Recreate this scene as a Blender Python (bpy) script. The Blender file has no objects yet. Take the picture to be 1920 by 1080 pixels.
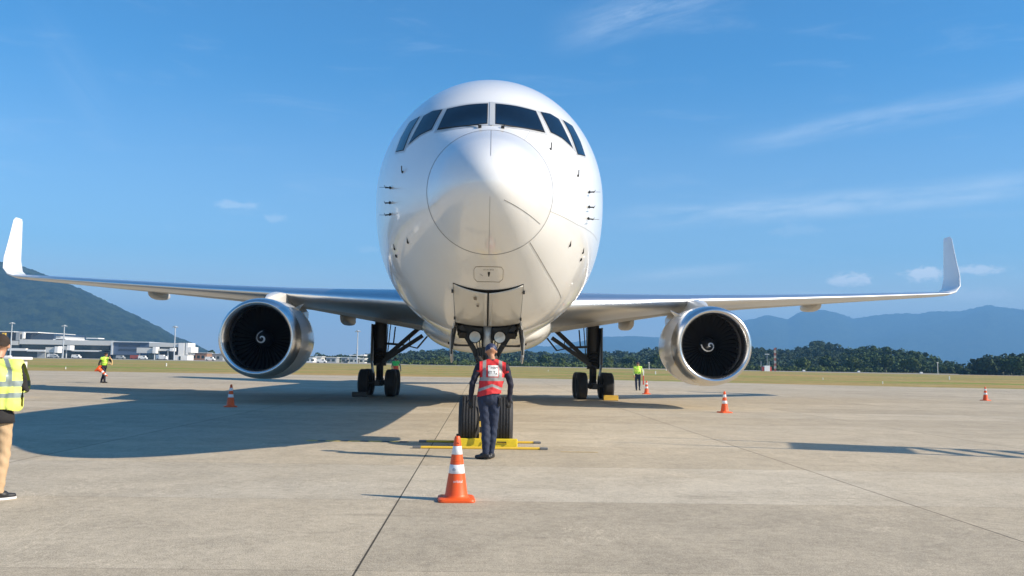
import bpy, bmesh, math, random
import numpy as np
from mathutils import Vector, Matrix
from mathutils.bvhtree import BVHTree
R = math.radians
random.seed(7); rng = np.random.default_rng(7)
scene = bpy.context.scene
col = scene.collection

# ------------------------------------------------------------------ camera
CAMH = 1.52
cam_d = bpy.data.cameras.new("camera"); cam = bpy.data.objects.new("camera", cam_d); col.objects.link(cam)
scene.camera = cam
cam_d.sensor_width = 36; cam_d.lens = 36*1672/1920; cam_d.clip_start = 0.1; cam_d.clip_end = 60000
CR = Matrix.Rotation(-R(1.53), 3, 'Z') @ Matrix.Rotation(math.pi/2+R(4.79), 3, 'X') @ Matrix.Rotation(R(0.95), 3, 'Z')
cam.matrix_world = Matrix.Translation((0, 0, CAMH)) @ CR.to_4x4()

# ------------------------------------------------------------------ sun + sky
SUN_EL, SUN_AZ = 32.0, 107.0        # azimuth clockwise from +Y : sun at the right, slightly behind the camera
sdir = Vector((math.sin(R(SUN_AZ))*math.cos(R(SUN_EL)), math.cos(R(SUN_AZ))*math.cos(R(SUN_EL)), math.sin(R(SUN_EL))))
sun_d = bpy.data.lights.new("sun", 'SUN'); sun = bpy.data.objects.new("sun", sun_d); col.objects.link(sun)
sun_d.energy = 5.0; sun_d.angle = R(0.55); sun_d.color = (1.0, 0.87, 0.70)
sun.rotation_euler = sdir.to_track_quat('Z', 'Y').to_euler(); sun.location = (30, -10, 40)

world = bpy.data.worlds.new("World"); scene.world = world; world.use_nodes = True
wn = world.node_tree; wn.nodes.clear()
def N(t, typ, **kw):
    n = t.nodes.new(typ)
    for k, v in kw.items():
        if k == 'inp':
            for a, b in v.items(): n.inputs[a].default_value = b
        else: setattr(n, k, v)
    return n
def L(t, a, ai, b, bi): t.links.new(a.outputs[ai], b.inputs[bi])
wo = N(wn, 'ShaderNodeOutputWorld'); bg = N(wn, 'ShaderNodeBackground'); bg.inputs['Strength'].default_value = 0.076
sky = N(wn, 'ShaderNodeTexSky', sky_type='NISHITA'); sky.sun_disc = False
sky.sun_elevation = R(SUN_EL); sky.sun_rotation = R(SUN_AZ); sky.altitude = 100; sky.air_density = 1.1; sky.dust_density = 0.25; sky.ozone_density = 3.0
tc = N(wn, 'ShaderNodeTexCoord'); sx = N(wn, 'ShaderNodeSeparateXYZ'); L(wn, tc, 'Generated', sx, 0)
def M(t, op, a, b=None, c=None, clamp=False):
    n = N(t, 'ShaderNodeMath', operation=op, use_clamp=clamp)
    for i, v in enumerate((a, b, c)):
        if v is None: continue
        if isinstance(v, (int, float)): n.inputs[i].default_value = v
        else: t.links.new(v, n.inputs[i])
    return n.outputs[0]
X_, Y_, Z_ = sx.outputs
az = M(wn, 'ARCTAN2', X_, Y_)                       # radians, 0 = straight down the apron
el = M(wn, 'ARCSINE', Z_)
cz = N(wn, 'ShaderNodeCombineXYZ'); wn.links.new(az, cz.inputs[0]); wn.links.new(el, cz.inputs[1])
def noise(t, vec, scale, detail=4, rough=0.55, dist=0.0, sc=(1, 1, 1), rot=0, loc=(0, 0, 0)):
    mp = N(t, 'ShaderNodeMapping'); mp.inputs['Scale'].default_value = sc; mp.inputs['Rotation'].default_value = (0, 0, rot); mp.inputs['Location'].default_value = loc
    t.links.new(vec, mp.inputs[0])
    n = N(t, 'ShaderNodeTexNoise'); n.inputs['Scale'].default_value = scale; n.inputs['Detail'].default_value = detail
    n.inputs['Roughness'].default_value = rough; n.inputs['Distortion'].default_value = dist
    L(t, mp, 0, n, 0)
    return n.outputs[0]
def smooth(t, v, a, b, lo=0.0, hi=1.0):
    n = N(t, 'ShaderNodeMapRange', interpolation_type='SMOOTHSTEP')
    t.links.new(v, n.inputs[0])
    for i, q in enumerate((a, b, lo, hi)): n.inputs[i+1].default_value = q
    return n.outputs[0]
wisp = smooth(wn, noise(wn, cz.outputs[0], 7, 7, .62, .6, (1, 6, 1), R(-12)), .52, .85)
fine = noise(wn, cz.outputs[0], 26, 6, .65, .3, (1, 4, 1), R(-10))
puff = noise(wn, cz.outputs[0], 60, 6, .62, .4, (1, 1.8, 1))
def streak(a0, e0, slope, half, s0, s1, amp):
    """soft straight cirrus streak: centre line el = e0 + slope*(az-a0), fading between azimuths s0..s1"""
    d = M(wn, 'ABSOLUTE', M(wn, 'SUBTRACT', el, M(wn, 'MULTIPLY_ADD', M(wn, 'SUBTRACT', az, a0), slope, e0)))
    m = smooth(wn, d, 0, half, 1, 0)
    w = M(wn, 'MULTIPLY', smooth(wn, az, s0, s0+.12), smooth(wn, az, s1-.08, s1, 1, 0))
    cb_ = N(wn, 'ShaderNodeCombineXYZ'); wn.links.new(az, cb_.inputs[0]); wn.links.new(M(wn, 'SUBTRACT', el, M(wn, 'MULTIPLY', az, slope)), cb_.inputs[1])
    fil = smooth(wn, noise(wn, cb_.outputs[0], 7, 8, .66, .3, (1, 6, 1)), .28, .72)
    return M(wn, 'MULTIPLY', M(wn, 'MULTIPLY', m, w), M(wn, 'MULTIPLY', fil, amp))
def blob(a0, e0, ra, re, amp):
    dx = M(wn, 'DIVIDE', M(wn, 'SUBTRACT', az, a0), ra); dy = M(wn, 'DIVIDE', M(wn, 'SUBTRACT', el, e0), re)
    r = M(wn, 'SQRT', M(wn, 'ADD', M(wn, 'MULTIPLY', dx, dx), M(wn, 'MULTIPLY', dy, dy)))
    r = M(wn, 'ADD', r, M(wn, 'MULTIPLY', M(wn, 'SUBTRACT', puff, .5), 2.6))
    return M(wn, 'MULTIPLY', smooth(wn, r, .35, 1.1, 1, 0), amp)
FPX = 1672.0
def dirang(px, py):
    d = CR @ Vector(((px-960)/FPX, -(py-540)/FPX, -1)); d.normalize()
    return math.atan2(d.x, d.y), math.asin(d.z)
def streak_px(x0, y0, x1, y1, half, amp):
    a0, e0 = dirang(x0, y0); a1, e1 = dirang(x1, y1)
    return streak(a0, e0, (e1-e0)/(a1-a0), half, a0-.02, a1+.06, amp)
parts = [M(wn, 'MULTIPLY', wisp, .10),
         streak_px(1130, 412, 1900, 350, .020, .42), streak_px(1340, 275, 1930, 165, .020, .24),
         streak_px(1030, 70, 1330, -20, .035, .30), streak_px(1120, 522, 1430, 500, .010, .40),
         streak_px(60, 40, 130, 130, .05, .14)]
for px, py, ra, re, am in ((1595, 524, .022, .008, .85), (1735, 512, .024, .009, .95), (1835, 506, .026, .006, .7), (1830, 552, .04, .008, .35), (1560, 556, .07, .007, .22),
                           (445, 384, .024, .005, .26), (517, 409, .015, .005, .22), (690, 468, .016, .004, .12), (1500, 430, .03, .008, .10)):
    a, e = dirang(px, py); parts.append(blob(a, e, ra, re, am))
acc = parts[0]
for p in parts[1:]: acc = M(wn, 'ADD', acc, p)
# milky air low on the horizon
milk = M(wn, 'ADD', smooth(wn, el, .0, .125, .70, 0), smooth(wn, el, .05, .34, .17, 0), None, True)
tint = N(wn, 'ShaderNodeMix', data_type='RGBA', blend_type='MULTIPLY'); tint.inputs[0].default_value = 1
L(wn, sky, 0, tint, 6); tint.inputs[7].default_value = (0.34, 0.99, 1.38, 1)
mk = N(wn, 'ShaderNodeMix', data_type='RGBA'); wn.links.new(milk, mk.inputs[0]); L(wn, tint, 2, mk, 6); mk.inputs[7].default_value = (12.5, 10.8, 8.6, 1)
mx = N(wn, 'ShaderNodeMix', data_type='RGBA'); wn.links.new(M(wn, 'MINIMUM', acc, .9), mx.inputs[0]); L(wn, mk, 2, mx, 6); mx.inputs[7].default_value = (9.4, 10.2, 10.8, 1)
L(wn, mx, 2, bg, 0); L(wn, bg, 0, wo, 0)
scene.view_settings.view_transform = 'Standard'; scene.view_settings.look = 'None'; scene.view_settings.exposure = 0.70
scene.view_settings.gamma = 1
scene.cycles.max_bounces = 8; scene.cycles.volume_bounces = 0

# ------------------------------------------------------------------ helpers
def at(px, py, Y):
    """world point at forward distance Y seen at photo position (px, py): used to survey far things"""
    d = CR @ Vector(((px-960)/FPX, -(py-540)/FPX, -1)); return Vector((0, 0, CAMH)) + d*(Y/d.y)
MATS = {}
def mat(name, color, rough=.6, metal=0, var=.12, vscale=6, coat=0, bump=0, bscale=40, emit=None, island=0):
    if name in MATS: return MATS[name]
    m = bpy.data.materials.new(name); m.use_nodes = True; t = m.node_tree; b = t.nodes['Principled BSDF']; MATS[name] = m
    tcn = N(t, 'ShaderNodeTexCoord'); ob = tcn.outputs['Object']
    n = noise(t, ob, vscale, 5, .6)
    f = M(t, 'MULTIPLY_ADD', n, 2*var, 1-var)
    if island:
        g = N(t, 'ShaderNodeNewGeometry'); f = M(t, 'MULTIPLY', f, M(t, 'MULTIPLY_ADD', g.outputs['Random Per Island'], 2*island, 1-island))
    v = N(t, 'ShaderNodeVectorMath', operation='SCALE'); v.inputs[0].default_value = color[:3]; t.links.new(f, v.inputs['Scale'])
    L(t, v, 0, b, 'Base Color'); b.inputs['Roughness'].default_value = rough; b.inputs['Metallic'].default_value = metal
    b.inputs['Coat Weight'].default_value = coat; b.inputs['Coat Roughness'].default_value = .06
    if bump:
        bn = N(t, 'ShaderNodeBump'); bn.inputs['Strength'].default_value = bump; bn.inputs['Distance'].default_value = .02
        t.links.new(noise(t, ob, bscale, 5, .6), bn.inputs['Height']); L(t, bn, 0, b, 'Normal')
    return m
def link(name, me, m=None, parent=None, smooth_=False):
    o = bpy.data.objects.new(name, me); col.objects.link(o)
    if m is not None:
        for k in (m if isinstance(m, (list, tuple)) else [m]): me.materials.append(k)
    if parent is not None: o.parent = parent
    if smooth_: me.polygons.foreach_set('use_smooth', [True]*len(me.polygons)); me.update()
    return o
def tag(o, label=None, cat=None, group=None, kind=None):
    for k, v in (('label', label), ('category', cat), ('group', group), ('kind', kind)):
        if v: o[k] = v
    return o
def empty(name, loc=(0, 0, 0), rz=0, scale=1):
    o = bpy.data.objects.new(name, None); col.objects.link(o); o.location = loc; o.rotation_euler = (0, 0, rz); o.scale = (scale,)*3
    o.empty_display_size = .2; return o
def kids(o): return [c for c in bpy.data.objects if c.parent == o]
def copy_tree(o, parent=None):
    c = o.copy(); col.objects.link(c)
    if parent is not None: c.parent = parent
    for ch in kids(o): copy_tree(ch, c)
    return c

class MB:
    """collects vertices and faces of one part"""
    def __init__(s): s.v = []; s.f = []; s.m = []; s.cur = 0
    def add(s, vs, fs):
        o = len(s.v); s.v += [tuple(v) for v in vs]; s.f += [tuple(i+o for i in f) for f in fs]; s.m += [s.cur]*len(fs); return s
    def box(s, c, d, rot=None):
        c = Vector(c); hx, hy, hz = [k/2 for k in d]; vs = []
        for sx_ in (-1, 1):
            for sy_ in (-1, 1):
                for sz_ in (-1, 1):
                    p = Vector((sx_*hx, sy_*hy, sz_*hz))
                    if rot is not None: p = rot @ p
                    vs.append(c+p)
        return s.add(vs, [(0, 1, 3, 2), (4, 6, 7, 5), (0, 4, 5, 1), (2, 3, 7, 6), (0, 2, 6, 4), (1, 5, 7, 3)])
    def tube(s, p, q, r0, r1=None, n=16, cap=True):
        r1 = r0 if r1 is None else r1; p, q = Vector(p), Vector(q); d = (q-p).normalized()
        a = d.orthogonal().normalized(); b = d.cross(a); vs = []
        for c, r in ((p, r0), (q, r1)):
            for i in range(n):
                t = 2*math.pi*i/n; vs.append(c+(a*math.cos(t)+b*math.sin(t))*r)
        fs = [(i, (i+1) % n, n+(i+1) % n, n+i) for i in range(n)]
        if cap: fs += [tuple(range(n-1, -1, -1)), tuple(range(n, 2*n))]
        return s.add(vs, fs)
    def bar(s, p, q, w, h, up=(0, 0, 1)):
        p, q = Vector(p), Vector(q); d = (q-p).normalized(); a = d.cross(Vector(up))
        a = (d.orthogonal() if a.length < 1e-4 else a).normalized(); b = a.cross(d)
        vs = [c+a*x*w/2+b*y*h/2 for c in (p, q) for x, y in ((-1, -1), (1, -1), (1, 1), (-1, 1))]
        return s.add(vs, [(0, 1, 5, 4), (1, 2, 6, 5), (2, 3, 7, 6), (3, 0, 4, 7), (3, 2, 1, 0), (4, 5, 6, 7)])
    def lathe(s, prof, n=48, org=(0, 0, 0), axis='Y', closed=False):
        """prof: list of (axial, radius)"""
        o = Vector(org); vs = []
        for a, r in prof:
            for i in range(n):
                t = 2*math.pi*i/n; c, q = r*math.cos(t), r*math.sin(t)
                vs.append(o+(Vector((c, a, q)) if axis == 'Y' else Vector((a, c, q)) if axis == 'X' else Vector((c, q, a))))
        k = len(prof); fs = [(j*n+i, j*n+(i+1) % n, (j+1) % k*n+(i+1) % n, (j+1) % k*n+i) for j in range(k if closed else k-1) for i in range(n)]
        return s.add(vs, fs)
    def loft(s, rings, cap0=False, cap1=False, closed=True):
        n = len(rings[0]); vs = [p for r in rings for p in r]; e = n if closed else n-1
        fs = [(j*n+i, j*n+(i+1) % n, (j+1)*n+(i+1) % n, (j+1)*n+i) for j in range(len(rings)-1) for i in range(e)]
        if cap0: fs.append(tuple(range(n-1, -1, -1)))
        if cap1: fs.append(tuple((len(rings)-1)*n+i for i in range(n)))
        return s.add(vs, fs)
    def mesh(s, name):
        me = bpy.data.meshes.new(name); me.from_pydata(s.v, [], s.f); me.update()
        if any(s.m): me.polygons.foreach_set('material_index', s.m)
        bm = bmesh.new(); bm.from_mesh(me); bmesh.ops.recalc_face_normals(bm, faces=bm.faces); bm.to_mesh(me); bm.free()
        return me
    def build(s, name, m, parent=None, sm=False, bevel=0, autos=None):
        me = s.mesh(name)
        o = link(name, me, m, parent, sm)
        if bevel:
            b = o.modifiers.new('bevel', 'BEVEL'); b.width = bevel; b.segments = 2; b.limit_method = 'ANGLE'
        if autos:
            me.polygons.foreach_set('use_smooth', [True]*len(me.polygons))
            bm = bmesh.new(); bm.from_mesh(me); bmesh.ops.remove_doubles(bm, verts=bm.verts, dist=1e-5)
            for e in bm.edges:
                if len(e.link_faces) == 2 and e.calc_face_angle(0) > R(autos): e.smooth = False
            bm.to_mesh(me); bm.free()
        return o
def text_mesh(s, size, name='text'):
    cu = bpy.data.curves.new(name, 'FONT'); cu.body = s; cu.size = size; cu.align_x = 'CENTER'; cu.align_y = 'CENTER'; cu.resolution_u = 2
    o = bpy.data.objects.new(name, cu); col.objects.link(o)
    dg = bpy.context.evaluated_depsgraph_get(); me = bpy.data.meshes.new_from_object(o.evaluated_get(dg))
    bpy.data.objects.remove(o); return me

# ------------------------------------------------------------------ materials
def mat_white():
    m = mat('white_gloss_paint', (.82, .82, .80), .30, 0, .03, 1.2, coat=.65)
    return m
PW = mat_white()
PRAD = mat('radome_paint', (.80, .80, .785), .22, 0, .02, 1.5, coat=1.0)
PGREY = mat('grey_wing_paint', (.52, .50, .46), .42, 0, .06, 1.5)
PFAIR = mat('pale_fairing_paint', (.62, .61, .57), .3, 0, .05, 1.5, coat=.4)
METAL = mat('polished_aluminium', (.72, .73, .74), .36, 1, .04, 3)
LIP = mat('bare_inlet_metal', (.68, .68, .68), .27, 1, .05, 5)
NAC = mat('nacelle_paint', (.66, .67, .66), .26, .15, .05, 2, coat=.6)
DARK = mat('dark_gear_metal', (.045, .043, .04), .5, .3, .35, 14)
GEARG = mat('gear_grey_paint', (.16, .165, .17), .4, .2, .25, 10)
CHROME = mat('chrome_piston', (.75, .75, .76), .12, 1, .03, 5)
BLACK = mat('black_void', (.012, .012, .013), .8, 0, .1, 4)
RUB = mat('tyre_rubber', (.028, .028, .03), .75, 0, .3, 9, bump=.2, bscale=30)
HUBM = mat('wheel_hub_paint', (.35, .35, .34), .4, .3, .2, 12)
GLASS = mat('cockpit_glass', (.004, .008, .016), .04, 0, .1, 3); GLASS.node_tree.nodes['Principled BSDF'].inputs['Specular IOR Level'].default_value = .32
LINE = mat('panel_line_grey', (.20, .195, .19), .7, 0, .2, 20)
FRAME = mat('window_frame_metal', (.58, .59, .58), .35, .2, .08, 10)
BLADE = mat('fan_blade_titanium', (.05, .05, .052), .42, .5, .1, 8)
SPIN = mat('spinner_black', (.015, .015, .017), .35, 0, .1, 8)
WHT = mat('white_marking', (.75, .75, .74), .5, 0, .05, 9)
YEL = mat('yellow_chock_paint', (.74, .56, .02), .5, 0, .22, 16, bump=.1)
YLINE = mat('yellow_apron_paint', (.62, .40, .06), .75, 0, .3, 5)
ORG = mat('cone_orange_plastic', (.80, .10, .012), .45, 0, .12, 7)
REFL = mat('cone_white_sleeve', (.78, .78, .78), .35, 0, .07, 15)
GLB = mat('dark_building_glass', (.035, .06, .10), .15, 0, .3, .35)
GLB2 = mat('teal_building_glass', (.03, .05, .055), .2, 0, .4, .5)
CONC = mat('pale_building_panel', (.60, .60, .57), .7, 0, .08, .4)
GREYB = mat('grey_building_cladding', (.34, .36, .37), .6, 0, .1, .5)
BLUEB = mat('blue_hangar_cladding', (.085, .125, .20), .5, 0, .12, .3)
WHITEB = mat('white_building_render', (.78, .78, .76), .6, 0, .05, .4)
ROOFM = mat('pale_metal_roof', (.66, .70, .73), .35, .3, .05, .5)
YB = mat('yellow_column_paint', (.70, .45, .04), .5, 0, .05, 1)
STEEL = mat('galvanised_steel', (.50, .53, .55), .45, .4, .08, 2)
REDP = mat('red_paint', (.55, .07, .04), .5, 0, .1, 2)
BRICK = mat('brown_brick', (.30, .17, .11), .8, 0, .2, 1)

# ------------------------------------------------------------------ airliner shape functions
S = [0, .05, .15, .35, .7, 1.25, 1.8, 2.35, 3, 4, 5, 6, 7, 8, 10, 12]
W = [0, .205, .345, .51, .705, .93, 1.18, 1.40, 1.64, 1.92, 2.12, 2.27, 2.39, 2.47, 2.515, 2.515]
ZT = [3.9, 4.09, 4.225, 4.40, 4.62, 4.9, 5.22, 5.64, 6.08, 6.54, 6.86, 7.08, 7.22, 7.32, 7.40, 7.41]
ZB = [3.9, 3.72, 3.60, 3.44, 3.25, 3.03, 2.84, 2.66, 2.44, 2.17, 2.06, 2.01, 2.0, 2.0, 2.0, 2.0]
ZC = [3.9, 3.905, 3.91, 3.92, 3.94, 3.97, 4.06, 4.16, 4.3, 4.48, 4.62, 4.74, 4.82, 4.88, 4.9, 4.9]
DZ, Y0 = .07, 11.8
def pchip(xs, ys):
    n = len(xs); h = [xs[i+1]-xs[i] for i in range(n-1)]; d = [(ys[i+1]-ys[i])/h[i] for i in range(n-1)]
    m = [0]*n; m[0] = d[0]; m[-1] = d[-1]
    for i in range(1, n-1):
        if d[i-1]*d[i] > 0:
            w1 = 2*h[i]+h[i-1]; w2 = h[i]+2*h[i-1]; m[i] = (w1+w2)/(w1/d[i-1]+w2/d[i])
    def f(x):
        x = min(max(x, xs[0]), xs[-1]); i = 0
        while i < n-2 and x > xs[i+1]: i += 1
        t = (x-xs[i])/h[i]
        return ys[i]*(1+2*t)*(1-t)**2+h[i]*m[i]*t*(1-t)**2+ys[i+1]*t*t*(3-2*t)+h[i]*m[i+1]*t*t*(t-1)
    return f
T_ = [math.sqrt(s) for s in S]
fw, fzt, fzb, fzc = [pchip(T_, A) for A in (W, ZT, ZB, ZC)]
def NB(s): return 2.0+.32*min(1, max(0, (s-1.0)/5.0))
def dims(s):
    if s <= 12: t = math.sqrt(max(s, 0)); return fw(t)*1.006, fzt(t)+DZ, fzb(t)+DZ, fzc(t)+DZ
    w0, zt, zb, zc = 2.53, 7.48, 2.07, 4.97
    if s > 33:
        u = min(1, (s-33)/20.0); k = u*u*(1.6-.6*u)
        w0 *= 1-.93*k; zb += (6.1-2.07)*u**1.7; zt -= .75*u**2; zc = zb+(zt-zb)*.53
    return w0, zt, zb, zc
def FP(s, a, off=0):
    w, zt, zb, zc = dims(s); c, q = math.cos(a), math.sin(a); n = NB(s) if q < 0 else 2.0
    x = w*math.copysign(abs(c)**(2/n), c); z = zc+(zt-zc if q > 0 else zc-zb)*math.copysign(abs(q)**(2/n), q)
    return Vector((x, Y0+s, z))
def inside(x, z, s):
    w, zt, zb, zc = dims(s); hh = (zt-zc) if z > zc else (zc-zb)
    if w < 1e-5: return False
    n = NB(s) if z < zc else 2.0
    return (abs(x)/w)**n+(abs(z-zc)/hh)**n < 1
def front(x, z):
    """station s where a straight line down the aircraft's axis at (x, z) enters the skin"""
    a, b = 0.0, 12.0
    for _ in range(30):
        m = (a+b)/2
        if inside(x, z, m): b = m
        else: a = m
    return b
def FV(x, z, off=.004):
    s = front(x, z); p = Vector((x, Y0+s, z)); e = .01
    q = Vector((x+e, Y0+front(x+e, z), z)); r = Vector((x, Y0+front(x, z+e), z+e))
    n = (q-p).cross(r-p).normalized()
    if n.y > 0: n = -n
    return p+n*off
def belly(x, s, off=.01):
    w, zt, zb, zc = dims(s); n = NB(s)
    return Vector((x, Y0+s, zc-(zc-zb)*max(0, 1-(abs(x)/w)**n)**(1/n)-off))
def patch(poly, fn, step=.05):
    """flat polygon in parameter space -> diced -> laid on the skin"""
    bm = bmesh.new(); vs = [bm.verts.new((p[0], p[1], 0)) for p in poly]; bm.faces.new(vs)
    xs = [p[0] for p in poly]; ys = [p[1] for p in poly]
    for ax, lo, hi in ((0, min(xs), max(xs)), (1, min(ys), max(ys))):
        k = math.floor(lo/step)+1
        while k*step < hi:
            co = (k*step, 0, 0) if ax == 0 else (0, k*step, 0); no = (1, 0, 0) if ax == 0 else (0, 1, 0)
            bmesh.ops.bisect_plane(bm, geom=bm.verts[:]+bm.edges[:]+bm.faces[:], plane_co=co, plane_no=no); k += 1
    bmesh.ops.triangulate(bm, faces=[f for f in bm.faces if len(f.verts) > 4])
    for v in bm.verts: v.co = fn(v.co.x, v.co.y)
    bm.verts.index_update(); out = ([v.co.copy() for v in bm.verts], [tuple(v.index for v in f.verts) for f in bm.faces]); bm.free()
    return out
def patch_obj(name, polys, fn, m, parent, step=.05):
    mb = MB()
    for p in polys: mb.add(*patch(p, fn, step))
    o = mb.build(name, m, parent, True); return o
def ribbon(pts, fn, width, closed=False):
    """thin strip along 2-d parameter polyline"""
    P = []
    for i in range(len(pts)-1):
        k = max(1, int(math.dist(pts[i], pts[i+1])/.05))
        for j in range(k): P.append((pts[i][0]+(pts[i+1][0]-pts[i][0])*j/k, pts[i][1]+(pts[i+1][1]-pts[i][1])*j/k))
    P.append(pts[-1]); A, B = [], []
    for i, p in enumerate(P):
        a = P[max(0, i-1)]; b = P[min(len(P)-1, i+1)]; dx, dy = b[0]-a[0], b[1]-a[1]; l = math.hypot(dx, dy) or 1
        A.append(fn(p[0]-dy/l*width/2, p[1]+dx/l*width/2)); B.append(fn(p[0]+dy/l*width/2, p[1]-dx/l*width/2))
    n = len(P); return A+B, [(i, i+1, n+i+1, n+i) for i in range(n-1)]
def mir(poly): return [(-p[0], p[1]) for p in poly][::-1]
def grow(poly, d):
    cx = sum(p[0] for p in poly)/len(poly); cy = sum(p[1] for p in poly)/len(poly); n = len(poly); out = []
    ar = sum(poly[i][0]*poly[(i+1) % n][1]-poly[(i+1) % n][0]*poly[i][1] for i in range(n)); sg = 1 if ar > 0 else -1
    for i in range(n):
        a, b, c = poly[i-1], poly[i], poly[(i+1) % n]
        n1 = Vector((b[1]-a[1], a[0]-b[0])).normalized()*sg; n2 = Vector((c[1]-b[1], b[0]-c[0])).normalized()*sg
        k = (n1+n2); k = k/max(.35, k.dot(k)/2); out.append((b[0]+k.x*d, b[1]+k.y*d))
    return out
# ------------------------------------------------------------------ the airliner
plane = empty('airliner', (0, Y0+20, 0))
tag(plane, 'white twin engine wide body airliner parked nose on to the viewer on the apron', 'airplane')
bpy.context.view_layer.update()
PARENT_OFF = Vector((0, -(Y0+20), 0))
_ml = []
def pl(o, parent=None):          # aircraft parts are modelled in world coordinates; keep them there under the empty
    if parent is None: o.parent = plane; o.location = PARENT_OFF
    else: o.parent = parent; o.location = (0, 0, 0)
    return o
ts = [i/100*math.sqrt(1.25) for i in range(0, 101, 2)]
NA = 128
def ring(s): return [FP(s, 2*math.pi*i/NA) for i in range(NA)]
mb = MB(); mb.loft([ring(max(1e-6, t*t)) for t in ts])
radome = pl(mb.build('radome', PRAD, None, True))
ss = [1.25+.1*i for i in range(0, 40)]+[5.25+.25*i for i in range(0, 28)]+[12+1.5*i for i in range(1, 29)]+[53.6]
ss = [s for s in ss if s <= 53.6]
mb = MB(); mb.loft([ring(s) for s in ss], cap1=True)
fus = pl(mb.build('fuselage', PW, None, True))
# seams and panel lines
mb = MB(); mb.loft([[FP(1.243, 2*math.pi*i/NA)*1+Vector((0, -.0, 0)) for i in range(NA)], [FP(1.257, 2*math.pi*i/NA) for i in range(NA)]])
mb.v = [tuple(Vector(v)+((Vector(v)-Vector((0, Y0+2.0, 4.03))).normalized()*.003)) for v in mb.v]
pl(mb.build('radome_seam', LINE, None, True), radome)
mb = MB(); fv = lambda x, z: FV(x, z, .003)
for pts, w in (([(0, 4.955), (0, 4.33)], .007), ([(.19, 3.72), (.74, 3.55)], .008), ([(0, 3.75), (0, 3.11)], .004)):
    mb = MB(); mb.add(*ribbon(pts, fv, w)); pl(mb.build('lightning_strip', LINE, None, True), radome)
for pts, w in (([(.60, 3.30), (.97, 2.98), (1.32, 2.70)], .011), ([(.90, 3.765), (1.45, 3.78), (2.07, 3.86)], .004), ([(.50, 4.84), (.60, 5.10)], .004)):
    mb = MB(); mb.add(*ribbon(pts, fv, w)); pl(mb.build('panel_line', LINE, None, True), fus)
# cockpit windows
w1 = [(.055, 5.69), (.055, 5.14), (.345, 5.11), (.86, 5.15), (.73, 5.645), (.40, 5.675)]
w2 = [(.795, 5.655), (.945, 5.20), (1.15, 5.165), (1.365, 5.055), (1.27, 5.29), (1.14, 5.64), (.98, 5.69)]
w3 = [(1.205, 5.675), (1.33, 5.36), (1.437, 4.98), (1.63, 5.075), (1.555, 5.36), (1.42, 5.68)]
for poly in (w1, w2, w3):
    for p in (poly, mir(poly)):
        fr = patch_obj('window_frame', [grow(p, .036 if poly is w1 else .022)], lambda x, z: FV(x, z, .004), FRAME, None, .06); pl(fr, fus)
        sl = patch_obj('window_seal', [grow(p, -.004)], lambda x, z: FV(x, z, .007), BLACK, None, .06); pl(sl, fus)
        gl = patch_obj('cockpit_window', [grow(p, -.016)], lambda x, z: FV(x, z, .010), GLASS, None, .06); pl(gl, fus)
mb = MB(); mb.add(*patch([(-.03, 5.10), (.03, 5.10), (.03, 5.72), (-.03, 5.72)], lambda x, z: FV(x, z, .012), .03)); pl(mb.build('centre_post', FRAME, None, True), fus)
for sg in (-1, 1):                                    # wipers parked along the sill
    a = FV(sg*.20, 5.085, .03); b = FV(sg*.82, 5.155, .03); c = FV(sg*.17, 5.045, .02)
    mb = MB(); mb.tube(a, b, .009, .006, 6); mb.tube(c, a, .012, .010, 6); mb.box(c, (.05, .04, .04)); pl(mb.build('windscreen_wiper', BLACK), fus)
def grid_part(name, pts, m, r):
    for x, z in pts: pass
# pitot probes and vanes
for sg in (-1, 1):
    for z, kind in ((4.41, 1), (4.16, 0), (3.975, 1)):
        b = FV(sg*1.66, z, 0); nrm = (FV(sg*1.66, z, 1)-b)
        mb = MB()
        m1 = b+nrm*.10; mb.bar(b, m1, .022, .008, (0, 1, 0))
        mb.tube(m1+Vector((0, .06, 0)), m1+Vector((0, -.17, 0)), .008, .004, 8)
        mb.tube(b-Vector((sg*-.02, .02, 0)), b+nrm*.012-Vector((0, .02, 0)), .028, .025, 12)
        if kind: mb.bar(m1+Vector((-.10, 0, 0)), m1+Vector((.10, 0, 0)), .009, .005)
        pl(mb.build('pitot_probe', DARK), fus)
    for x, z, r in ((1.415, 4.56, .022), (1.31, 3.437, .022), (1.60, 3.33, .03), (1.62, 3.44, .02), (.92, 4.82, .02)):
        b = FV(sg*x, z, 0); nrm = FV(sg*x, z, 1)-b
        if x == .92 and sg < 0: continue
        mb = MB(); mb.tube(b, b+nrm*.02, r, r*.8, 12); mb.bar(b+nrm*.02, b+nrm*.02+Vector((0, -.03, .09 if x != 1.60 else .03)), .016, .012); pl(mb.build('sensor_vane', DARK), fus)
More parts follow.
